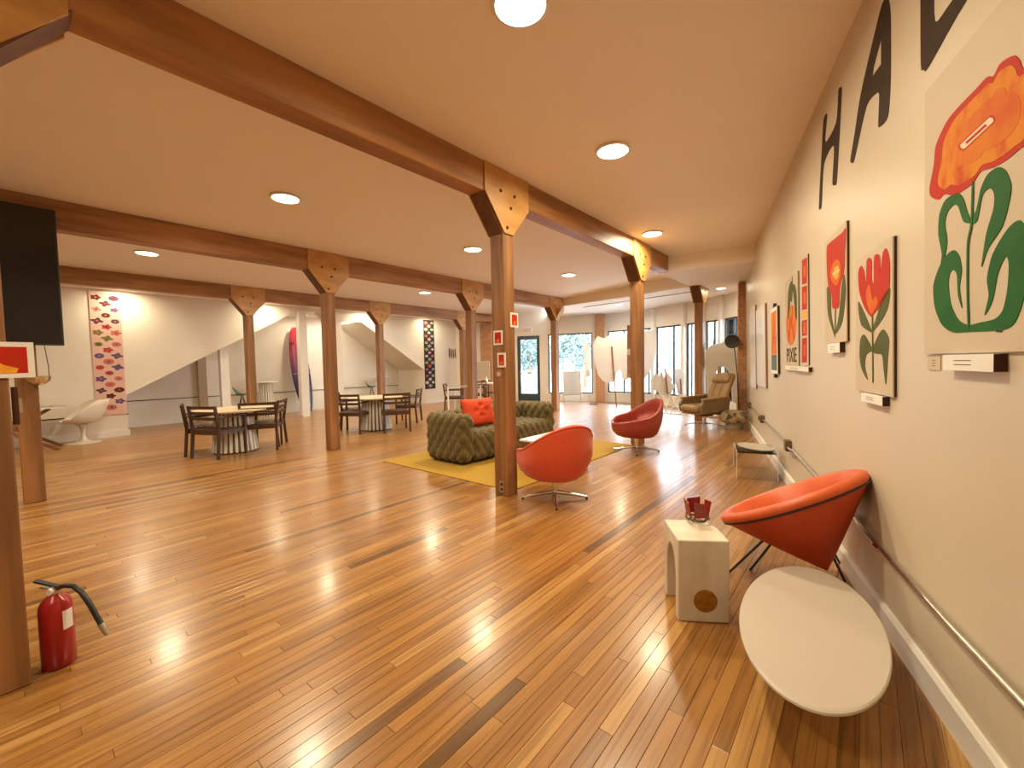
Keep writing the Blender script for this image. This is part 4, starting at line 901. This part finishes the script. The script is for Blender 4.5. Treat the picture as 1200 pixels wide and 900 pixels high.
o = MB().lathe([(.001, 0), (.035, 0), (.045, .06), (.03, .13), (.014, .16), (.014, .2), (.001, .2)], 16).build('vase', M_PAPER, smooth=True); o.location = (-9.55, 10.15, .7405); tag(o, 'small white vase on the white side table', 'vase')
# leaning framed board at the brick breast
t = empty('framed_board', 'cream framed board hanging in front of the brick breast', 'picture', M=Matrix.Translation(FB(1.13, .81, -.112))@BM)
MB().bx(-.24, .24, 0, .62, 0, .02).build('board', M_CREAM, t)
for a, b, c, d in ((-.25, .25, -.02, 0), (-.25, .25, .62, .64), (-.26, -.24, -.02, .64), (.24, .26, -.02, .64)): MB().bx(a, b, c, d, 0, .028).build('frame_edge', M_PAPER, t)

# ------------------------------------------------------------------ wall hangings
def hanging(label, y0, y1, z0, z1, ground, cols, rows_, seed):
    rnd = random.Random(seed); W = y1-y0; H = z1-z0
    t = empty('textile_hanging', label, 'wall hanging', M=Matrix.Translation((XL+.001, (y0+y1)/2, z0))@Matrix(((0, 0, 1), (1, 0, 0), (0, 1, 0))).to_4x4())
    MB().bx(-W/2, W/2, 0, H, .004, .016).build('cloth', ground, t); MB().bx(-W/2-.005, W/2+.005, H-.02, H+.005, .003, .022).build('hanging_rod', M_WHITE, t)
    k = 0; i = 0
    z = H-.12
    while z > .06:
        for u in ((-.29, .29) if i % 2 == 0 else (.0,)):
            sh = rnd.randrange(4); n = 20; c = cols[rnd.randrange(len(cols))]; R = .058*rnd.uniform(.85, 1.15); pts = []
            for j in range(n):
                a = 2*PI*j/n; r = R*(1 if sh == 0 else 1+.22*math.cos(5*a) if sh == 1 else 1+.3*math.cos(4*a+1) if sh == 2 else (1+.12*math.cos(9*a)))
                pts.append((u*W+r*1.25*math.cos(a), z+r*.85*math.sin(a)+rnd.uniform(-.002, .002)))
            f = MB().prism([pts], .016, .0175).build('flower_motif', c, t)
            ii = [(u*W+R*.35*math.cos(2*PI*j/8), z+R*.28*math.sin(2*PI*j/8)) for j in range(8)]
            MB().prism([ii], .0175, .0185).build('motif_centre', cols[rnd.randrange(len(cols))], f)
        z -= rows_; i += 1
C_ = lambda n, c: mat('dye_'+n, c, .8, col2=tuple(x*.8 for x in c), scale=(30, 30, 30))
hanging('tall pink hanging with scattered flower motifs on the stair wall', 1.14, 1.60, .45, 2.955, mat('pink_cloth', (.72, .46, .38), .9, col2=(.68, .43, .35), scale=(6, 6, 6)), [C_('red', (.45, .04, .03)), C_('coral', (.62, .14, .06)), C_('plum', (.09, .03, .07)), C_('olive', (.18, .17, .03)), C_('maroon', (.10, .012, .012)), C_('violet', (.12, .08, .2)), C_('rose', (.55, .16, .12))], .117, 3)
hanging('tall black hanging with pale flower motifs at the end of the stair wall', 9.44, 9.90, .51, 2.965, mat('black_cloth', (.018, .016, .018), .9, col2=(.03, .025, .03), scale=(6, 6, 6)), [C_('offwhite', (.65, .60, .52)), C_('pale_green', (.32, .34, .22)), C_('rose_red', (.50, .08, .08)), C_('grey_lilac', (.35, .33, .38)), C_('soft_pink', (.6, .3, .28))], .117, 5)
for k, lb in enumerate(('leftmost of five thin painted paddles on the stair wall', 'second from left of five thin painted paddles', 'middle one of five thin painted paddles', 'second from right of five thin painted paddles', 'rightmost of five thin painted paddles')):
    yy = 10.60+k*.10; t = empty('painted_paddle', lb, 'paddle', (XL+.012, yy, 1.33), group='painted paddles on the stair wall'); dz = (.0, -.03, -.04, -.01, 0)[k]
    MB().tube([(0, 0, 0), (0, 0, .30)], .008, 8).build('shaft', M_PAPER, t)
    mb = MB(); mb.prism([[(-.008, .28+dz), (-.018, .40+dz), (-.016, .60+dz), (0, .65+dz), (.016, .60+dz), (.018, .40+dz), (.008, .28+dz)]], 0, 1, YZ(-.006, .006)); mb.build('blade', M_PDRK, t)

# ------------------------------------------------------------------ recess: surfboard, bar stools, bar tables
bt = onx(361, 483, -12.88); bt.z = .005; tp = onx(343.5, 384, -13.24); ax = (tp-bt); Ls = ax.length; ax.normalize(); sd = Vector((0, 1, 0)); sd = (sd-ax*sd.dot(ax)).normalized(); nm = ax.cross(sd)
if nm.x < 0: nm = -nm
def surf_mat():
    m = bpy.data.materials.new('surfboard_dye'); m.use_nodes = True; nt = m.node_tree; b = nt.nodes['Principled BSDF']; tc = nt.nodes.new('ShaderNodeTexCoord'); sp = nt.nodes.new('ShaderNodeSeparateXYZ'); r = nt.nodes.new('ShaderNodeValToRGB'); mr = nt.nodes.new('ShaderNodeMath'); mr.operation = 'DIVIDE'; mr.inputs[1].default_value = Ls
    nt.links.new(tc.outputs['Object'], sp.inputs[0]); nt.links.new(sp.outputs[2], mr.inputs[0]); nt.links.new(mr.outputs[0], r.inputs[0]); nt.links.new(r.outputs[0], b.inputs['Base Color']); e = r.color_ramp.elements
    e[0].position = 0; e[0].color = (.012, .012, .05, 1); e[1].position = 1; e[1].color = (.42, .02, .03, 1)
    for p, c in ((.35, (.035, .015, .09)), (.52, (.11, .015, .09)), (.70, (.26, .015, .06))): k = e.new(p); k.color = (*c, 1)
    b.inputs['Roughness'].default_value = .25; return m
t = empty('surfboard', 'red to purple longboard surfboard leaning in the stair recess', 'surfboard', M=Matrix.Translation(bt)@Matrix((sd, nm, ax)).transposed().to_4x4())
rows = []
for i in range(33):
    f = i/32; w_ = .285*(math.sin(PI*min(1, f*.96+.03)))**.42*(1-.10*f if f > .5 else .95-.0*f); w_ = max(w_, .004); th = .034*(math.sin(PI*min(1, f*.98+.01)))**.35+.002; rk = .05*(abs(f-.45)/.55)**3
    rows.append([Vector((w_*math.cos(2*PI*k/20), rk+th*math.sin(2*PI*k/20), f*Ls)) for k in range(20)])
brd = MB().grid(rows, True).build('board', surf_mat(), t, smooth=True, auto=3)
def band(f0, f1, m, nm_):
    R = [rows[int(f0*32)], rows[int(f1*32)]]; a, b = f0*Ls, f1*Ls; i0 = int(f0*32); ws = rows[i0][0].x
    MB().bx(-ws*.9, ws*.9, .030, .042, a, b).build(nm_, m, brd)
band(.80, .825, M_PDRK, 'dark_band'); band(.455, .462, C_('band_lilac', (.45, .35, .5)), 'pale_band'); MB().lathe([(.04, 0), (.04, .004), (.001, .004)], 20, M=Matrix.Translation((.05, .036, .22))@Matrix.Rotation(-PI/2, 4, 'X')).build('round_badge', M_PAPER, brd)
M_TEAL = mat('teal_plastic', (.02, .13, .10), .4, col2=(.015, .11, .085), scale=(5, 5, 5))
def bar_stool(label, x, y, rz):
    t = empty('bar_stool', label, 'stool', (x, y, 0), rz, 'teal bar stools in the recess')
    rows = [[Vector((.16*math.cos(b)*a+(.0), .18*math.sin(b)*a, .66+.02*a*a+(.22*max(0, -math.cos(b))**2*max(0, a-.55)/.45 if a > .55 else 0)-(.03*max(0, -math.cos(b))*a))) + Vector((-.05*max(0, -math.cos(b))*a, 0, 0)) for b in [2*PI*k/28 for k in range(28)]] for a in (.01, .3, .55, .75, .9, 1.0)]
    rows += [[v+Vector((0, 0, .012)) for v in r] for r in reversed(rows)]
    MB().grid(rows, True).build('seat_shell', M_TEAL, t, smooth=True, auto=1.2)
    MB().lathe([(.03, .60), (.06, .655), (.001, .655)], 12).build('seat_mount', M_STEEL, t)
    for k in range(4):
        a = PI/4+k*PI/2; MB().tube([(.02*math.cos(a), .02*math.sin(a), .62), (.20*math.cos(a), .20*math.sin(a), 0)], .009, 8).build('leg', M_BLACK, t, smooth=True)
    R_ = [(.135*math.cos(2*PI*k/24), .135*math.sin(2*PI*k/24), .22) for k in range(25)]; MB().tube(R_, .006, 6, False).build('foot_ring', M_STEEL, t, smooth=True)
    return t
bar_stool('teal bar stool behind the left round table', -12.6, 3.98, ang(.5, .86)); bar_stool('teal bar stool behind the farther round table', -12.6, 7.80, ang(.5, .86))
def bar_table(label, x, y):
    t = empty('fluted_bar_table', label, 'table', (x, y, 0), group='white fluted bar tables')
    MB().lathe([(.001, .955), (.30, .955), (.31, .965), (.30, .975), (.001, .975)], 40).build('top', M_PAPER, t, smooth=True, auto=.5); slats(20, 0, .955, .21, .15, .036).build('slatted_pedestal', M_FLUTE, t); MB().lathe([(.185, 0), (.125, .95)], 20).build('core', M_CORE, t)
bar_table('white fluted bar table behind the left timber post', -12.85, 4.65); bar_table('white fluted bar table behind the far left timber post', -12.85, 8.30)

# ------------------------------------------------------------------ left: tulip chair, trestle table, screen
q = fl(98, 519); t = empty('tulip_chair', 'white pedestal armchair with orange seat pad by the pink hanging', 'chair', (q.x, q.y, 0), ang(-CR.x*.58-CF.x*.82, -CR.y*.58-CF.y*.82))
M_FIB = mat('white_fibreglass', (.70, .63, .54), .35, col2=(.68, .61, .52))
MB().lathe([(.001, 0), (.25, 0), (.25, .006), (.14, .022), (.06, .06), (.035, .12), (.030, .24), (.06, .33), (.12, .37), (.001, .372)], 36).build('pedestal', M_FIB, t, smooth=True, auto=1.2)
N = 48; rows = []
def sstep(x): x = max(0, min(1, x)); return x*x*(3-2*x)
for tt in (0, .15, .3, .5, .7, .85, 1.0):
    row = []
    for k in range(N):
        a = 2*PI*k/N; c = math.cos(a); sn = math.sin(a); zr = .425 + .375*sstep(((1-c)/2-.04)/.76); R = .30+.03*abs(sn)+.02*max(0, -c); r = .20+(R-.20)*math.sin(tt*PI/2)
        row.append(Vector((r*c*1.02-.06*max(0, -c)*tt*tt, r*sn, .385+(zr-.385)*tt**1.35)))
    rows.append(row)
rows = [[Vector((.001*math.cos(2*PI*k/N), .001*math.sin(2*PI*k/N), .371)) for k in range(N)]] + rows
rows += [[Vector((v.x*.955, v.y*.955, v.z+.012)) for v in r] for r in reversed(rows)]
MB().grid(rows, True).build('shell', M_FIB, t, smooth=True, auto=1.4)
rbox('seat_pad', mat('orange_pad', (.62, .10, .03), .7, col2=(.55, .08, .02)), t, (.04, 0, .425), (.40, .36, .05), .024)
q = fl(66, 524); t = empty('trestle_table', 'table with slanted brown legs and thin glass top half hidden behind the left post', 'table', (q.x+.1, q.y-.45, 0), PI/2-.1)
MB().bx(-.85, .60, -.40, .40, .735, .75).build('top', M_ACRYL, t)
for s in (-.40, .399): MB().bx(-.85, .60, s-.003, s+.003, .733, .752).build('glass_edge', M_EDGE, t)
for s in (-1, 1):
    MB().bar((.50, s*.3, 0), (-.05, s*.3, .37), .05, .05).build('leg', M_WALNUT, t); MB().bar((-.05, s*.3, .37), (.42, s*.3, .735), .05, .05).build('leg', M_WALNUT, t)
    MB().bar((-.72, s*.3, 0), (-.20, s*.3, .37), .05, .05).build('leg', M_WALNUT, t); MB().bar((-.20, s*.3, .37), (-.68, s*.3, .735), .05, .05).build('leg', M_WALNUT, t)
MB().bar((-.12, -.3, .37), (-.12, .3, .37), .05, .05).build('stretcher', M_WALNUT, t)
t = empty('display_screen', 'large black screen mounted on the left timber post', 'screen', (-6.5, .42, 1.63))
MB().bx(-.035, 0, -1.25, 0, 0, 1.405).build('panel', M_BLACK, t, bevel=.004, seg=1); MB().bx(0, .002, -1.235, -.015, .02, 1.39).build('glass', mat('screen_glass', (.010, .008, .007), .22, col2=(.012, .010, .009)), t)
MB().bx(-.078, -.036, -.40, -.16, .55, .95).build('bracket', M_BLACK, t)
a = onx(36, 405, -6.5); b = onx(52, 405, -6.5); c1 = onx(40, 446, -6.5); c2 = onx(50, 441, -6.5)
t = empty('hanging_bowl', 'small chrome bowl hung on two thin wires below the black screen', 'ornament', (c1.x, (c1.y+c2.y)/2, c1.z-.05)); o_ = Vector((c1.x, (c1.y+c2.y)/2, c1.z-.05))
bw_ = MB().lathe([(.001, 0), (.05, .012), (.085, .05), (.095, .095), (.088, .092), (.06, .03), (.001, .02)], 28).build('bowl', M_CHROME, t, smooth=True)
for s, e in ((-.075, a), (.075, b)): MB().tube([(0, s, .09), (0, s*1.0, .2), tuple(e-o_)], .0035, 6).build('wire', M_IRON, t)

# ------------------------------------------------------------------ small red pictures on posts
def small_pic(label, M, w_, h, cols=(M_PRED, M_PFIRE2), mg=.018):
    t = empty('small_red_picture', label, 'picture', M=M, group='small red pictures on the posts')
    MB().bx(-w_/2, w_/2, 0, h, 0, .008).build('mount', M_PAPER, t); MB().bx(-w_/2+mg, w_/2-mg, mg, h-mg, .008, .0092).build('print', cols[0], t); MB().prism([[(-w_/2+mg, mg), (w_*.22, mg), (w_*.26, h*.26), (w_*.05, h*.36), (-w_*.1, h*.52), (-w_*.22, h*.46), (-w_/2+mg, h*.50)]] if 'left edge' in label else [[(-w_*.16, mg*1.3), (w_*.14, mg*1.2), (w_*.18, h*.34), (w_*.04, h*.50), (-w_*.06, h*.40), (-w_*.2, h*.36)]], .0092, .0098).build('print_glow', cols[1], t)
MX = Matrix(((0, 0, 1), (1, 0, 0), (0, 1, 0))).to_4x4()           # facing +X
MY = Matrix(((1, 0, 0), (0, 0, -1), (0, 1, 0))).to_4x4()          # facing -Y
yf = 3.28-PYW/2-.0005
small_pic('small red picture in the middle of the front post', Matrix.Translation((-2.835, yf, 1.54))@MY, .12, .145)
small_pic('lowest small red picture on the front post', Matrix.Translation((-2.795, yf, 1.315))@MY, .105, .145)
small_pic('highest small red picture at the right edge of the front post', Matrix.Translation((-2.7495, 3.345, 1.72))@MX, .12, .145)
small_pic('red and yellow picture at the left edge under the black screen', Matrix.Translation((-2.7495, -.01, 1.33))@MX, .19, .15, (M_PRED, M_PYEL), .02)
t = empty('switch_plate', 'small pale switch plate below the pictures on the front post', 'switch', M=Matrix.Translation((-2.835, yf, 1.22))@MY); MB().bx(-.032, .032, 0, .052, 0, .006).build('plate', mat('pinkish_plate', (.48, .30, .22), .5, col2=(.44, .27, .2)), t, bevel=.002); MB().bx(-.008, .008, .016, .036, .006, .010).build('toggle', M_PAPER, t)
t = empty('switch_plate', 'brown switch box on the edge of the left post', 'switch', (-2.80, .0125, 1.13)); MB().bx(-.03, .03, 0, .02, 0, .16).build('plate', M_PDRK, t, bevel=.002); MB().bx(-.012, .012, .02, .03, .05, .11).build('toggle', M_CREAM, t)

# ------------------------------------------------------------------ shopfront displays
PF = Vector((CF.x, CF.y, 0)).normalized(); PR = Vector((CR.x, CR.y, 0)).normalized()
M_FOAM = mat('foam_board', (.78, .75, .71), .7, col2=(.72, .69, .65), scale=(2, 2, 2)); M_STICK = mat('red_brown_stick', (.28, .10, .05), .6, col2=(.35, .14, .07), scale=(8, 8, 3))
def blob(n, rx, ry, jag, seed, cx=0, cy=0):
    r_ = random.Random(seed); return [(cx+rx*math.cos(2*PI*k/n)*(1+jag*r_.uniform(-1, 1)), cy+ry*math.sin(2*PI*k/n)*(1+jag*r_.uniform(-1, 1))) for k in range(n)]
def disp_frame(x, y, tilt=0.):      # local u right, v up, w toward viewer
    return Matrix.Translation((x, y, 0))@Matrix((PR, Vector((0, 0, 1)), -PF)).transposed().to_4x4()@Matrix.Rotation(tilt, 4, 'Y')
def at_depth(px, py, P):
    q = onplane(px, py, P, PF); return ((q-Vector(P)).dot(PR), q.z)
# large hanging cut-out board
P = fl(722, 477); t = empty('cutout_board', 'large white cut-out board on a leaning wooden pole behind the red chair', 'display board', M=disp_frame(P.x, P.y))
L = [at_depth(x, y, P) for x, y in [(700, 394), (708, 397), (716, 391), (735, 391), (768, 386), (769, 410), (764, 430), (757, 442), (748, 447), (741, 441), (738, 436), (735, 446), (729, 444), (727, 433), (723, 436), (720, 447), (712, 449), (706, 446), (701, 440), (697, 425), (694, 404)]]
MB().prism([L], .0, .03).build('board', M_FOAM, t)
s0 = at_depth(716.5, 406, P); MB().bar((s0[0], s0[1], .045), (0, 0.002, .045), .045, .03, (1, 0, 0)).build('pole', M_STICK, t); MB().bx(-.18, .22, 0, .02, -.10, .10).build('foot', M_FOAM, t)
# brown board beside post
P = fl(738, 480); P2 = Vector((P.x, P.y, 0)); t = empty('brown_board', 'narrow brown board standing behind the second front post', 'display board', M=disp_frame(P.x-.0, P.y+.0))
a = at_depth(735, 381, P); b = at_depth(746, 443, P); MB().bx(a[0], b[0], b[1], a[1], -.03, 0).build('board', M_STICK, t); MB().bx(a[0]+.10, b[0], 0, b[1], -.03, 0).build('support', M_STICK, t); c = at_depth(735, 409, P); d = at_depth(740, 416, P); MB().bx(c[0], d[0], d[1], c[1], 0, .005).build('card', M_CREAM, t)
# thin stand with small cut-outs
P = fl(692, 474); t = empty('cutout_stand', 'thin stand carrying two narrow white cut-outs before the wide window', 'display stand', M=disp_frame(P.x, P.y))
for pts in ([(687, 440), (685, 425), (686, 405), (689, 400), (692, 410), (693, 425), (691, 440)], [(685, 455), (684, 440), (688, 432), (692, 436), (691, 441), (687, 443), (687, 455)]): MB().prism([[at_depth(x, y, P) for x, y in pts]], 0, .02).build('cutout', M_FOAM, t)
MB().tube([(-.02, 0, -.01), (-.02, 1.55, -.01)], .010, 8).build('pole', M_STEEL, t); MB().bx(-.02, .22, 0, .02, -.06, .06).build('foot', M_BLACK, t)
# whiteboard easel
P = fl(671, 471.5); t = empty('easel_whiteboard', 'white board on a pale wooden easel in front of the wide window', 'easel', M=disp_frame(P.x, P.y))
a = at_depth(660.5, 436, P); b = at_depth(680, 462, P); MB().bx(a[0], b[0], b[1], a[1], 0, .02).build('board', mat('easel_board', (.72, .74, .76), .4, col2=(.68, .70, .72)), t)
M_PINE = mat('pale_pine', (.62, .46, .30), .6, col2=(.56, .40, .25), scale=(5, 5, 20))
for u0, v0, u1, v1 in ((a[0]-.02, b[1]-.01, b[0]+.02, b[1]-.01), (a[0]-.02, a[1]+.01, b[0]+.02, a[1]+.01)): MB().bar((u0, v0, .01), (u1, v1, .01), .03, .025).build('frame_rail', M_PINE, t)
for u in (a[0]-.01, b[0]+.01): MB().bar((u, 0, .01), (u, a[1], .01), .025, .025, (1, 0, 0)).build('leg', M_PINE, t)
# small cut-outs table with crossed metal legs
P = fl(783, 486); t = empty('cutout_table', 'display stand with crossed metal legs and white leaf cut-outs beside the post', 'display stand', M=disp_frame(P.x, P.y))
for i, pts in enumerate(([(762, 456), (766, 448), (764, 444), (769, 437), (772, 441), (775, 434), (778, 443), (779, 455), (776, 466), (770, 458)], [(778, 444), (781, 435), (785, 440), (789, 444), (787, 449), (792, 452), (788, 458), (783, 468), (779, 464), (777, 452)], [(792, 432), (800, 432), (802, 438), (801, 470), (795, 462), (792, 448)])): MB().prism([[at_depth(x, y, P) for x, y in pts]], -.02*i, -.02*i+.012).build('leaf_cutout', M_FOAM, t)
for pa, pb, m in (((779, 431), (782, 462), M_STICK), ((797, 444), (798, 462), M_STICK)):
    a = at_depth(*pa, P); b = at_depth(*pb, P); MB().bar((a[0], a[1], .02), (b[0], b[1], .02), .05, .02, (1, 0, 0)).build('wood_strip', m, t)
for pa, pb in (((769, 453), (782, 485)), ((789, 453), (778, 485)), ((783, 460), (797, 484)), ((797, 460), (784, 485)), ((778, 485), (798, 485)), ((770, 460), (798, 459))):
    a = at_depth(*pa, P); b = at_depth(*pb, P); MB().tube([(a[0], max(a[1], .01), -.05), (b[0], max(b[1], .01), .05)], .012, 8).build('leg' if pb[1] > 480 else 'crossbar', M_STEEL, t, smooth=True)
# tree-shaped cutout behind recliner
P = fl(846, 489); t = empty('cutout_tree', 'white tree-shaped cut-out on a wooden post behind the recliner', 'display board', M=disp_frame(P.x-.05, P.y)); P = Vector((P.x-.05, P.y, 0))
L = [at_depth(x, y, P) for x, y in [(828, 440), (825, 425), (827, 412), (832, 405), (840, 403), (848, 401), (858, 403), (864, 409), (866, 425), (867, 455), (866, 476), (858, 470), (856, 440), (850, 430), (842, 429), (838, 437), (840, 470), (828, 472)]]
MB().prism([L], 0, .03).build('cutout', M_FOAM, t); a = at_depth(844, 427, P); MB().bx(a[0]-.05, a[0]+.03, 0, a[1], -.05, -.005).build('post', M_PINE, t); MB().bx(a[0]-.3, a[0]+.25, 0, .03, -.15, .1).build('foot', M_PINE, t)
# red-brown strip at right
# ------------------------------------------------------------------ outside
gr = MB().bx(-60, 40, 11.2, 70, -.3, -.16); 
g = MB(); g.prism([[(-60, 9.0), (-12.4, 11.0), (-6.8, 13.5), (-4, 12.9), (-1.9, 11.5), (40, 11.5), (40, 80), (-60, 80)]], -.3, -.16); struct(g.build('pavement', mat('pavement', (.50, .48, .45), .9, col2=(.44, .42, .40), scale=(1, 1, 1))), 'pale pavement outside the shop windows')
def building(label, x, y, rz, w_, h, d, wall, nwin):
    t = empty('building', label, 'building', (x, y, -.16), rz); MB().bx(-w_/2, w_/2, 0, d, 0, h).build('wall', wall, t); MB().bx(-w_/2-.2, w_/2+.2, -.25, d, h, h+.35).build('cornice', M_PAPER, t)
    for k in range(nwin):
        x0 = -w_/2+w_*(k+.5)/nwin; f = MB().bx(x0-.7, x0+.7, -.05, .02, 1.0, 2.9).build('window', M_FRAME, t); MB().bx(x0-.6, x0+.6, -.06, -.05, 1.1, 2.8).build('pane', mat('far_pane', (.10, .14, .17), .1, col2=(.12, .16, .19)), f)
    return t
building('pale building across the street beyond the wide window', -16, 30, .45, 14, 4.2, 6, mat('pale_stucco', (.62, .58, .54), .9, col2=(.58, .54, .5)), 6)
bld = building('cream building across the street beyond the tall windows', -4, 32, -.15, 10, 5.5, 6, mat('cream_stucco', (.68, .60, .50), .9, col2=(.64, .56, .46)), 4)
for xx in (-2.2, 1.0): MB().bx(xx-.7, xx+.7, -.5, -.05, 3.1, 3.7).build('awning', mat('coral_awning', (.62, .20, .12), .8, col2=(.56, .17, .1)), bld)
def street_tree(label, x, y, h, r, seed):
    r_ = random.Random(seed); t = empty('street_tree', label, 'tree', (x, y, -.16)); MB().tube([(0, 0, 0), (.05, .05, h*.35), (0, .1, h*.6)], [.14, .11, .06], 8).build('trunk', M_STICK, t, smooth=True)
    mb = MB()
    for k in range(2600):
        a = r_.uniform(0, 2*PI); ph = math.acos(r_.uniform(-1, 1)); rr = r*r_.uniform(.35, 1)**.5*(1+.2*math.sin(3*a+2*ph)); c = Vector((rr*math.sin(ph)*math.cos(a), rr*math.sin(ph)*math.sin(a), h*.62+rr*.9*math.cos(ph)))
        u = Vector((r_.uniform(-1, 1), r_.uniform(-1, 1), r_.uniform(-1, 1))).normalized(); v = u.orthogonal().normalized(); s = r_.uniform(.07, .13); mb.add([c-u*s, c+v*s*.5, c+u*s, c-v*s*.5], [(0, 1, 2, 3)])
    o = mb.build('foliage', mat('leaf_green', (.05, .085, .075), .6, col2=(.13, .18, .17), scale=(3, 3, 3)), t); o['kind'] = 'stuff'
street_tree('leafy street tree outside the wide window', -11.2, 19.2, 4.4, 1.7, 1); street_tree('small street tree outside behind the glass door', -16.5, 21.5, 3.6, 1.2, 2)
t = empty('street_sign', 'round blue street sign outside the wide window', 'sign', (-9.35, 16.9, -.16)); MB().tube([(0, 0, 0), (0, 0, 1.9)], .03, 8).build('pole', M_STEEL, t); MB().lathe([(.001, -.01), (.22, -.01), (.22, .01), (.001, .01)], 24, M=Matrix.Translation((0, -.04, 1.75))@Matrix.Rotation(PI/2, 4, 'X')@Matrix.Rotation(.6, 4, 'Y')).build('disc', mat('sign_blue', (.01, .10, .32), .5, col2=(.02, .14, .38)), t)
